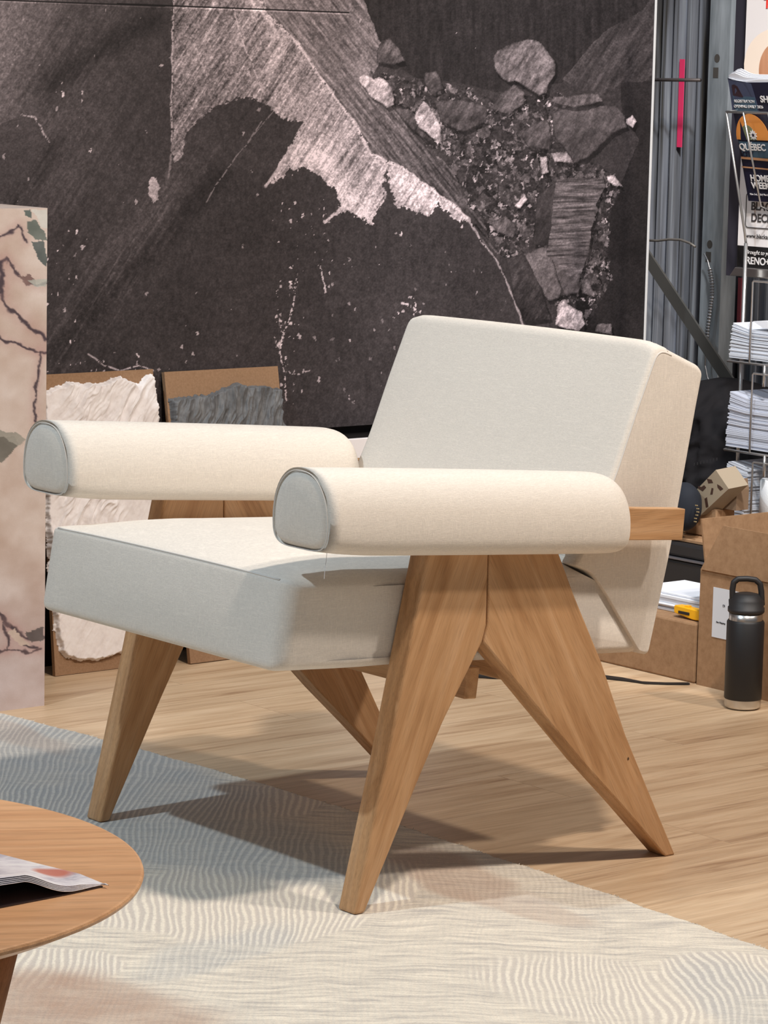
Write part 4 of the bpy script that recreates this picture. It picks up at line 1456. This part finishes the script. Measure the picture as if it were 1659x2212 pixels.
# patterned box, tilted
pb = thing('patterned_box', 'small tilted cream box with dark brown chips pattern below the black jacket', 'box')
XB = 1.945
fc = [at(u, v_, 0, XB) for u, v_ in ((1490, 1073), (1546, 1015), (1574, 1056), (1512, 1114))]
PBM = new_mat('cream_box_card', (150, 134, 112), 0.7)
bm = bmesh.new()
A = [bm.verts.new(p) for p in fc]; B = [bm.verts.new(p + Vector((0.028, -0.030, 0.010))) for p in fc]
bm.faces.new(A); bm.faces.new(B[::-1])
for i in range(4):
    bm.faces.new((A[i], B[i], B[(i + 1) % 4], A[(i + 1) % 4]))
bx_ = mesh_obj('box_body', bm, PBM, pb)
CHIP = new_mat('brown_chip_print', (66, 42, 30), 0.7)
chips = [[(1527, 1034), (1537, 1036), (1540, 1043), (1530, 1044)], [(1508, 1050), (1515, 1052), (1521, 1048), (1525, 1053), (1518, 1061), (1508, 1055)], [(1549, 1046), (1556, 1050), (1562, 1056), (1556, 1060), (1550, 1053)],
         [(1537, 1054), (1541, 1055), (1539, 1068), (1534, 1068)], [(1500, 1072), (1509, 1071), (1507, 1083), (1501, 1087), (1498, 1078)], [(1522, 1077), (1527, 1074), (1530, 1094), (1525, 1096)], [(1508, 1096), (1513, 1098), (1513, 1106), (1509, 1104)]]
for ch in chips:
    bm = bmesh.new()
    q = [at(u, v_, 0, XB - 0.0006) for u, v_ in ch]
    A = [bm.verts.new(p) for p in q]; B = [bm.verts.new(p + Vector((0.0005, 0, 0))) for p in q]
    bm.faces.new(A); bm.faces.new(B[::-1])
    for i in range(len(q)):
        bm.faces.new((A[i], B[i], B[(i + 1) % len(q)], A[(i + 1) % len(q)]))
    mesh_obj('printed_chip', bm, CHIP, bx_)

# dark blue pouch with a zip next to it
bm = bmesh.new()
bmesh.ops.create_uvsphere(bm, u_segments=32, v_segments=20, radius=1)
c_ = at(1478, 1098, 0, 1.90)
for v_ in bm.verts:
    n_ = float(vnoise(np.float64(v_.co.y * 2 + 5), np.float64(v_.co.z * 2 + 3), 2))
    v_.co = Vector((c_.x + v_.co.x * 0.035, c_.y + v_.co.y * 0.042 * (0.9 + 0.2 * n_), c_.z + v_.co.z * 0.052 + 0.004))
po = mesh_obj('pouch', bm, new_mat('navy_cloth', (15, 20, 31), 0.85), None, True)
tag(po, 'dark navy cloth pouch with a zip beside the patterned box', 'pouch')
ZIPM = new_mat('zip_teeth', (170, 150, 110), 0.4, 0.6)
for k in range(6):
    q = at(1504 + 3 * math.sin(k), 1092 + 7 * k, 0, 1.885)
    bm = bmesh.new(); box(bm, (q.x, q.y - 0.004, q.z - 0.0012), (q.x + 0.002, q.y + 0.004, q.z + 0.0012), 0.0005, 1)
    mesh_obj('zip_tooth', bm, ZIPM, po)

# black jacket heaped over the cartons
GX = np.linspace(-1, 1, 70); GZ = np.linspace(0, 1, 80)
Gx, Gz = np.meshgrid(GX, GZ)
JX = 2.33
tp_ = [at(u, v_, 0, JX - 0.10) for u, v_ in ((1400, 850), (1440, 828), (1500, 818), (1540, 821), (1580, 832), (1620, 850), (1645, 866), (1680, 960))]
yy = tp_[0].y + (tp_[-1].y - tp_[0].y) * (Gx + 1) / 2
tz = np.interp(-yy, [-p_.y for p_ in tp_], [p_.z for p_ in tp_])
zz = 0.0 + tz * Gz
bul = 0.16 * np.sqrt(np.clip(1 - (2 * Gz - 0.9) ** 2 / 1.3, 0, 1)) * (0.5 + 0.5 * np.sqrt(np.clip(1 - Gx ** 2, 0, 1)))
fold = 0.060 * (1 - np.abs(2 * fbm(Gx * 1.8 + Gz * 2.4, Gz * 6.4 - Gx * 1.2, 4, 3, 0.5) - 1)) + 0.014 * fbm(Gx * 8, Gz * 16, 3, 4)
Pj = np.stack([JX + 0.03 - bul - fold * sm(0, 0.15, 1.02 - Gz), yy, zz], -1)
JM = new_mat('black_jacket_cloth', (28, 26, 28), 0.85, spec=0.2)
jk = grid_obj('jacket', None, None, Pj, None, JM, None, True)
md = jk.modifiers.new('thick', 'SOLIDIFY'); md.thickness = 0.035; md.offset = -1.0
tag(jk, 'black jacket heaped on the boxes behind the armchair back', 'jacket')
for k in range(8):
    q = at(1499 + 7 * k, 1003 - 1.6 * k, 0, 2.10)
    bm = bmesh.new(); box(bm, (q.x, q.y - 0.0007, q.z - 0.003), (q.x + 0.002, q.y + 0.0007, q.z + 0.003))
    mesh_obj('zip_tooth', bm, new_mat('dull_zip', (70, 70, 72), 0.4, 0.5) if k == 0 else bpy.data.materials['dull_zip'], jk)

# ---------------- bottle
bt = thing('water_bottle', 'black insulated water bottle with steel bands and a loop lid on the floor', 'bottle')
c0 = at(1603.5, 1529, 2, 0.0)
BC = (c0.x, c0.y, 0.0)
R_ = 0.0355
k_ = 0.254 / 0.258
bm = bmesh.new(); lathe(bm, [(0, 0), (R_ - 0.006, 0), (R_ - 0.001, 0.004), (R_, 0.008), (R_, 0.020)], BC); mesh_obj('steel_base', bm, STEEL, bt, True)
bm = bmesh.new(); lathe(bm, [(R_, 0.0202), (R_ + 0.0009, 0.0215), (R_ + 0.0009, 0.176), (R_ - 0.002, 0.180)], BC); mesh_obj('bottle_body', bm, BLACK, bt, True)
bm = bmesh.new(); lathe(bm, [(R_ - 0.003, 0.178), (R_ - 0.003, 0.1935), (R_ - 0.006, 0.1945)], BC); mesh_obj('steel_band', bm, STEEL, bt, True)
bm = bmesh.new(); lathe(bm, [(R_ - 0.007, 0.194), (R_ - 0.0015, 0.195), (R_, 0.197), (R_, 0.205), (R_ - 0.002, 0.2055), (R_ - 0.001, 0.219), (R_ - 0.008, 0.226), (R_ - 0.012, 0.232), (R_ - 0.020, 0.234), (0, 0.234)], BC)
lid = mesh_obj('lid', bm, BLACKP, bt, True)
bm = bmesh.new()
hp = [(-0.027, 0.212), (-0.028, 0.240), (-0.026, 0.255), (-0.018, 0.262), (0.0, 0.263), (0.016, 0.261), (0.025, 0.253), (0.028, 0.238), (0.030, 0.210)]
dirv = Vector((CAM_M[0][0], CAM_M[1][0], 0)).normalized()
pts = []
for i in range(len(hp) - 1):
    for q in range(4):
        s = q / 4
        a_ = hp[i][0] * (1 - s) + hp[i + 1][0] * s; z_ = hp[i][1] * (1 - s) + hp[i + 1][1] * s
        pts.append((BC[0] + dirv.x * a_, BC[1] + dirv.y * a_, z_))
pts.append((BC[0] + dirv.x * hp[-1][0], BC[1] + dirv.y * hp[-1][0], hp[-1][1]))
tube(bm, pts, 0.0058, 10)
mesh_obj('carry_loop', bm, BLACKP, bt, True)

for o_ in [bt] + list(bt.children):
    if o_.type == 'MESH':
        for v_ in o_.data.vertices:
            v_.co.z *= 0.968
# black strap lying on the floor
sp_ = [at(u, v_, 2, 0.002) for u, v_ in ((1012, 1458), (1060, 1461), (1150, 1462), (1230, 1462), (1300, 1462), (1350, 1468), (1390, 1475), (1440, 1477), (1488, 1477))]
bm = bmesh.new()
wd = [0.016, 0.020, 0.014, 0.012, 0.016, 0.013, 0.006, 0.005, 0.005]
pr = None
for i, p in enumerate(sp_):
    q = [bm.verts.new((p.x - 0.4 * wd[i], p.y - wd[i], 0.001)), bm.verts.new((p.x + 0.4 * wd[i], p.y + wd[i], 0.001)), bm.verts.new((p.x + 0.4 * wd[i], p.y + wd[i], 0.004)), bm.verts.new((p.x - 0.4 * wd[i], p.y - wd[i], 0.004))]
    if pr:
        for k in range(4):
            bm.faces.new((pr[k], pr[(k + 1) % 4], q[(k + 1) % 4], q[k]))
    else:
        bm.faces.new(q)
    pr = q
bm.faces.new(pr[::-1])
tag(mesh_obj('black_strap', bm, BLACKP), 'flat black strap lying on the floor behind the chair legs', 'strap')

# ---------------- brochure rack
RX = 2.10
rk = thing('literature_rack', 'chrome wire literature rack at the right edge', 'rack')
a = at(1607, 525, 0, RX); b = at(1593, 1116, 0, RX)
RY = (a.y + b.y) / 2
zt = a.z
bm = bmesh.new(); tube(bm, [(RX, RY, 0.0), (RX, RY, zt)], 0.0042, 10); mesh_obj('pole', bm, CHROME, rk, True)
bm = bmesh.new(); tube(bm, [(RX, RY - 0.30, 0.0), (RX, RY - 0.30, zt)], 0.0042, 10); mesh_obj('pole', bm, CHROME, rk, True)
ft = at(1553, 241, 0, RX - 0.075)
bm = bmesh.new()
tube(bm, [(RX, RY, zt), (RX - 0.004, RY, zt + 0.02), (RX - 0.075, RY, ft.z)], 0.0028, 8)
tube(bm, [(RX - 0.075, RY, ft.z), (RX - 0.075, RY - 0.30, ft.z)], 0.0026, 8)
tube(bm, [(RX - 0.075, RY, ft.z), (RX - 0.030, RY - 0.004, ft.z + 0.004)], 0.0026, 8)
for dy in (0.052, 0.125, 0.2):
    tube(bm, [(RX - 0.0765, RY - dy, ft.z), (RX - 0.012, RY - dy, zt + 0.082), (RX + 0.03, RY - dy, zt + 0.07)], 0.0022, 8)
mesh_obj('sloped_pocket', bm, CHROME, rk, True)
XF = RX - 0.055
for (vf, vt_) in ((772, 608), (963, 808), (1118, 1000)):
    sz = at(1600, vf, 0, RX).z
    tz_ = at(1640, vt_, 0, XF).z
    bm = bmesh.new()
    tube(bm, [(RX, RY, sz), (XF, RY - 0.012, sz - 0.004), (XF, RY - 0.29, sz - 0.004), (RX + 0.10, RY - 0.29, sz)], 0.0026, 8)
    tube(bm, [(RX, RY, sz), (RX + 0.10, RY, sz)], 0.0026, 8)
    for dx in (0.02, 0.06):
        tube(bm, [(RX + dx, RY, sz), (RX + dx, RY - 0.29, sz)], 0.0020, 8)
    yl = at(1626, vt_, 0, XF).y
    tube(bm, [(XF, yl, sz - 0.004), (XF, yl, tz_ - 0.003), (XF, yl - 0.003, tz_), (XF, yl - 0.20, tz_)], 0.0022, 8)
    tube(bm, [(XF, yl - 0.045, sz - 0.004), (XF, yl - 0.045, sz - 0.05)], 0.0036, 8)
    mesh_obj('wire_basket', bm, CHROME, rk, True)
    zb = sz
    # leaflets standing in the basket: fanned stack
    if vf != 1118:
        tp = at(1640, {772: 712, 963: 862}[vf], 0, XF + 0.02).z
        st_ = thing('leaflet_stack', {772: 'stack of white newspapers with curled edges in the upper wire basket', 963: 'thick stack of white and printed leaflets in the middle wire basket'}[vf], 'leaflets', group='leaflet stacks in the rack')
    else:
        tp = at(1640, 1015, 0, XF + 0.02).z
        st_ = thing('leaflet_stack', 'stack of leaflets behind the paper roll in the lowest wire basket', 'leaflets', group='leaflet stacks in the rack')
    nl = 30
    yend = 0.25 if vf != 1118 else 0.062
    rs2 = np.random.RandomState(vf)
    bm = bmesh.new()
    for k in range(nl):
        z0 = sz + 0.003 + (tp - sz - 0.004) * k / nl
        dy = 0.003 + 0.0045 * rs2.rand() - 0.008 * k / nl
        lift = 0.012 * (k / nl) ** 2
        h = (tp - sz - 0.004) / nl * 0.86
        ym = RY - 0.012 + dy
        P4 = [(ym, z0 + lift), (ym - 0.05, z0), (ym - yend, z0 - 0.001), (ym - yend, z0 + h - 0.001), (ym - 0.05, z0 + h), (ym, z0 + h + lift)]
        prism(bm, P4, RX - 0.048 + 0.004 * rs2.rand(), RX + 0.09, 'x')
    mesh_obj('leaflets', bm, new_mat('leaflet_paper_%d' % vf, {772: (214, 218, 226), 963: (196, 200, 212), 1118: (200, 204, 212)}[vf], 0.6), st_)['kind'] = 'stuff'
# curled newspaper on top of the upper basket
bm = bmesh.new()
q = at(1622, 694, 0, XF)
pts = [(q.y, q.z), (q.y - 0.03, q.z - 0.012), (q.y - 0.08, q.z - 0.014), (q.y - 0.2, q.z - 0.014), (q.y - 0.2, q.z - 0.004), (q.y - 0.08, q.z + 0.002), (q.y - 0.04, q.z + 0.003)]
prism(bm, pts, XF + 0.006, XF + 0.10, 'x')
tag(mesh_obj('folded_newspaper', bm, WHITE), 'folded white newspaper drooping over the upper basket stack', 'newspaper')
# paper roll
rc = at(1655, 1105, 0, XF - 0.025)
rl = thing('paper_towel_roll', 'white paper towel roll standing before the lowest rack basket', 'paper roll')
Z0 = at(1600, 1118, 0, RX).z + 0.003
YR = at(1669, 1060, 0, RX - 0.03).y
XR = RX + 0.0
zt_ = at(1655, 1030, 0, XR).z
bm = bmesh.new()
lathe(bm, [(0.018, 0.0), (0.046, 0.0), (0.048, 0.002), (0.048, zt_ - Z0 - 0.003), (0.045, zt_ - Z0), (0.018, zt_ - Z0), (0.018, 0.0)], (XR, YR, Z0), 40)
m = new_mat('white_tissue', (226, 228, 230), 0.9)
bump(m, noise(m, coords(m), 300, 3, 0.7), 0.5, 0.001)
mesh_obj('roll', bm, m, rl, True)
bm = bmesh.new(); lathe(bm, [(0.0165, 0.001), (0.0178, 0.001), (0.0178, zt_ - Z0 - 0.002), (0.0165, zt_ - Z0 - 0.002)], (XR, YR, Z0), 32)
mesh_obj('card_tube', bm, CARD, rl, True)
# header sign: white panel with photo, brand box, black footer, silver lower rail
sg = thing('display_sign', 'white printed display sign with black footer standing behind the rack', 'sign')
SXp = RX + 0.035
yl = at(1602, 300, 0, SXp).y
z_top = at(1602, -120, 0, SXp).z
z_b1 = at(1610, 531, 0, SXp).z
z_b2 = at(1610, 577, 0, SXp).z
z_b3 = at(1610, 597, 0, SXp).z
bm = bmesh.new(); box(bm, (SXp, yl - 0.42, z_b1), (SXp + 0.006, yl, z_top))
WS = new_mat('white_sign_print', (228, 222, 220), 0.45)
pan = mesh_obj('white_panel', bm, WS, sg)
bm = bmesh.new(); box(bm, (SXp, yl - 0.42, z_b2), (SXp + 0.006, yl, z_b1 - 0.0004))
foot = mesh_obj('black_footer', bm, new_mat('black_sign_print', (18, 16, 16), 0.45), sg)
bm = bmesh.new(); prism(bm, [(yl - 0.42, z_b3), (yl + 0.010, z_b3), (yl - 0.006, z_b2 - 0.0004), (yl - 0.42, z_b2 - 0.0004)], SXp - 0.012, SXp + 0.012, 'x', 0.002, 2)
mesh_obj('lower_rail', bm, STEEL, sg)
# dark support posts at its left
bm = bmesh.new(); box(bm, (SXp + 0.03, at(1601, 300, 0, SXp + 0.03).y, z_b3 - 0.004), (SXp + 0.055, at(1579, 300, 0, SXp + 0.03).y, z_top))
mesh_obj('support_post', bm, new_mat('dark_bluish_post', (58, 56, 66), 0.4, 0.3), sg)
# warm coloured round photograph on the panel
ORG = new_mat('orange_print', (186, 128, 92), 0.5)
lk(ORG, ramp(ORG, noise(ORG, coords(ORG, (1, 6, 1)), 3, 2, 0.5), [(0.35, (150, 88, 52)), (0.6, (214, 160, 124))]), bsdf(ORG).inputs['Base Color'])
PEA = new_mat('pale_peach_print', (240, 222, 204), 0.5)


def ell(u0, v0, du, dv, mat, x, name, parent, n=40, clipz=None):
    c1 = at(u0, v0, 0, x); c2 = at(u0 + du, v0, 0, x); c3 = at(u0, v0 + dv, 0, x)
    ry = abs(c2.y - c1.y); rz = abs(c3.z - c1.z)
    bm = bmesh.new()
    prism(bm, [(c1.y + ry * math.cos(2 * PI * k / n), c1.z + rz * math.sin(2 * PI * k / n)) for k in range(n)], x - 0.0003, x, 'x')
    return mesh_obj(name, bm, mat, parent)


ell(1672, 140, 66, 78, PEA, SXp - 0.0005, 'printed_disc', pan)
ell(1675, 150, 36, 58, ORG, SXp - 0.0009, 'printed_disc', pan)
RED = new_mat('red_print', (232, 62, 50), 0.5)
text_obj('TOP', at(1650, 17, 0, SXp - 0.001), 0.030, RED, pan, bold=0.001)
INK2 = new_mat('dark_grey_print', (62, 58, 58), 0.5)
text_obj('BLACK+', at(1622, 453, 0, SXp - 0.001), 0.0245, INK2, pan, bold=0.0006)
text_obj('DECKER', at(1622, 478, 0, SXp - 0.001), 0.0245, INK2, pan, bold=0.0006)
# rounded frame around the brand name
a = at(1612.5, 425, 0, SXp - 0.001); b = at(1613.5, 491, 0, SXp - 0.001)
fr_ = rounded([(a.y, b.z), (a.y - 0.16, b.z), (a.y - 0.16, b.z + 0.075), (a.y, b.z + 0.075)], 0.009, 5)
bm = bmesh.new(); tube(bm, [(SXp - 0.001, p_[0], p_[1]) for p_ in fr_], 0.0010, 6, closed=True)
mesh_obj('printed_frame', bm, INK2, pan)
text_obj('www.blackanddecker.com', at(1611, 513, 0, SXp - 0.001), 0.0135, INK2, pan)
WINK = new_mat('white_ink', (220, 216, 214), 0.5)
text_obj('Brought to you by', at(1611, 548, 0, SXp - 0.001), 0.0125, WINK, foot, italic=0.25)
text_obj('RENO+', at(1611, 569.5, 0, SXp - 0.001), 0.0220, WINK, foot, bold=0.0004)

# brochure in the sloped pocket
mg = thing('event_brochure', 'dark blue event brochure with orange arch in the sloped rack pocket', 'brochure', group=None)
XT, XBt = RX - 0.068, RX + 0.014
tl_ = at(1566, 170, 0, XT); blv = at(1619, 434, 0, XBt)
H_ = math.hypot(XBt - XT, tl_.z - blv.z)
upv = Vector((XT - XBt, 0, tl_.z - blv.z)).normalized()
orig = Vector((XBt, (tl_.y + blv.y) / 2, blv.z))
nrm_ = Vector((0, -1, 0)).cross(upv)               # out toward the viewer


def bro(s, t, off=0.0):
    """s: metres to the right of the left edge, t: 0 bottom .. 1 top"""
    # the free upper left corner curls outward
    curl = 0.010 * max(0, t - 0.75) / 0.25 * max(0, 1 - s / 0.05) ** 2
    return orig + Vector((0, -s, 0)) + upv * (H_ * t) + nrm_ * (off - curl * 0.5) - Vector((0, 0, 1)) * 0.0


NAVY = new_mat('navy_print', (26, 26, 46), 0.35)
TEAL = new_mat('slate_teal_print', (62, 84, 100), 0.35)
GREYB = new_mat('slate_blue_print', (64, 70, 92), 0.35)
MAR = new_mat('maroon_print', (52, 34, 40), 0.35)
TAN = new_mat('tan_print', (186, 138, 100), 0.35)
ORA = new_mat('orange_arch_print', (214, 138, 66), 0.35)
OLV = new_mat('olive_print', (112, 118, 88), 0.35)


def sheet(name, pts, off, mat, parent, th=0.0004, fine=1):
    bm = bmesh.new()
    A = [bm.verts.new(bro(s, t, off)) for s, t in pts]; B = [bm.verts.new(bro(s, t, off - th)) for s, t in pts]
    bm.faces.new(A); bm.faces.new(B[::-1])
    for i in range(len(pts)):
        bm.faces.new((A[i], B[i], B[(i + 1) % len(pts)], A[(i + 1) % len(pts)]))
    return mesh_obj(name, bm, mat, parent)


for k in range(5):
    bm = bmesh.new()
    n = 16
    o1 = -0.002 - 0.0026 * k
    A = []; B = []
    for i in range(n + 1):
        s = 0.19 * i / n
        top_ = 1.0 + 0.006 * k + (0.03 + 0.004 * k) * math.exp(-((s - 0.018 - 0.004 * k) / 0.022) ** 2) * (k > 0) - 0.02 * math.exp(-((s - 0.05) / 0.03) ** 2) * (k == 0)
        A.append((bm.verts.new(bro(s, 0, o1)), bm.verts.new(bro(s, top_, o1)))); B.append((bm.verts.new(bro(s, 0, o1 - 0.0018)), bm.verts.new(bro(s, top_, o1 - 0.0018))))
    for i in range(n):
        bm.faces.new((A[i][0], A[i + 1][0], A[i + 1][1], A[i][1])); bm.faces.new((B[i][1], B[i + 1][1], B[i + 1][0], B[i][0]))
        bm.faces.new((A[i][1], A[i + 1][1], B[i + 1][1], B[i][1])); bm.faces.new((A[i][0], B[i][0], B[i + 1][0], A[i + 1][0]))
    bm.faces.new((A[0][0], A[0][1], B[0][1], B[0][0])); bm.faces.new((A[n][1], A[n][0], B[n][0], B[n][1]))
    mesh_obj('pages', bm, WHITE, mg)
cov = sheet('cover', [(0, 0), (0.19, 0), (0.19, 0.985), (0.10, 0.975), (0.05, 0.972), (0.02, 0.985), (0, 1.0)], 0.0, NAVY, mg, 0.0012)


def tt(v_):          # photo row -> t along the brochure
    q = at(1620, v_, 0, RX - 0.03)
    return (434 - v_) / (434 - 170)


sheet('printed_field', [(0.002, tt(240)), (0.083, tt(240)), (0.072, tt(180)), (0.055, tt(176)), (0.03, tt(174)), (0.002, tt(172))], 0.0006, GREYB, cov)
sheet('printed_field', [(0.012, tt(206)), (0.042, tt(208)), (0.030, tt(186)), (0.020, tt(182)), (0.012, tt(184))], 0.0010, MAR, cov)
sheet('printed_field', [(0.010, tt(238)), (0.078, tt(240)), (0.076, tt(208)), (0.010, tt(206))], 0.0009, TEAL, cov)
tl2 = lambda s, v_: bro(s, tt(v_), 0.0016)
text_obj('REGISTRATION', tl2(0.013, 220), 0.0088, WINK, cov, tilt=upv)
text_obj('OPENING EARLY 2026', tl2(0.010, 231), 0.0088, WINK, cov, tilt=upv)
text_obj('SHOW', tl2(0.092, 218), 0.020, WINK, cov, tilt=upv, bold=0.0004)
# arch
ar = [(0.050 + 0.050 * math.cos(PI * k / 20), tt(300) + (tt(244) - tt(300)) * math.sin(PI * k / 20)) for k in range(21)]
sheet('printed_arch', ar[::-1], 0.0008, ORA, cov)
ar = [(0.036 + 0.024 * math.cos(PI * k / 20), tt(300) + (tt(268) - tt(300)) * math.sin(PI * k / 20)) for k in range(21)]
sheet('printed_hill', ar[::-1], 0.0010, OLV, cov)
sheet('printed_tree', [(0.012, tt(302)), (0.030, tt(302)), (0.020, tt(260))], 0.0012, NAVY, cov)
# white flower emblem with a dark star cut in its middle
fl = []
for k in range(20):
    a_ = PI / 2 + 2 * PI * k / 20
    rr = 0.0125 if k % 4 in (0,) else (0.0115 if k % 2 == 0 else 0.0075)
    fl.append((0.052 + rr * math.cos(a_), tt(289) + rr * math.sin(a_) / H_))
sheet('printed_emblem', fl, 0.0016, WINK, cov)
sheet('printed_emblem', [(0.052 + (0.0052 if k % 2 == 0 else 0.0024) * math.cos(PI / 2 + PI * k / 5), tt(289) + (0.0052 if k % 2 == 0 else 0.0024) * math.sin(PI / 2 + PI * k / 5) / H_) for k in range(10)], 0.0020, NAVY, cov)
sheet('printed_field', [(0.010, tt(338)), (0.19, tt(338)), (0.19, tt(304)), (0.004, tt(304))], 0.0008, TEAL, cov)
text_obj('QUÉBEC', tl2(0.004, 322), 0.0205, WINK, cov, tilt=upv, bold=0.0004)
text_obj('CITY', tl2(0.010, 336), 0.0150, NAVY, cov, tilt=upv, bold=0.0004)
sheet('printed_band', [(0.003, tt(342)), (0.19, tt(348)), (0.19, tt(342)), (0.003, tt(337))], 0.0012, TAN, cov)
sheet('printed_band', [(0.0, tt(361)), (0.19, tt(367)), (0.19, tt(364)), (0.0, tt(358))], 0.0012, TAN, cov)
text_obj('HOME', tl2(0.020, 389), 0.0200, WINK, cov, tilt=upv, bold=0.0005)
text_obj('WEEK', tl2(0.020, 405), 0.0200, WINK, cov, tilt=upv, bold=0.0005)
text_obj('Nov. 5-6, 2026 | The Centre', tl2(0.010, 420), 0.0058, WINK, cov, tilt=upv)
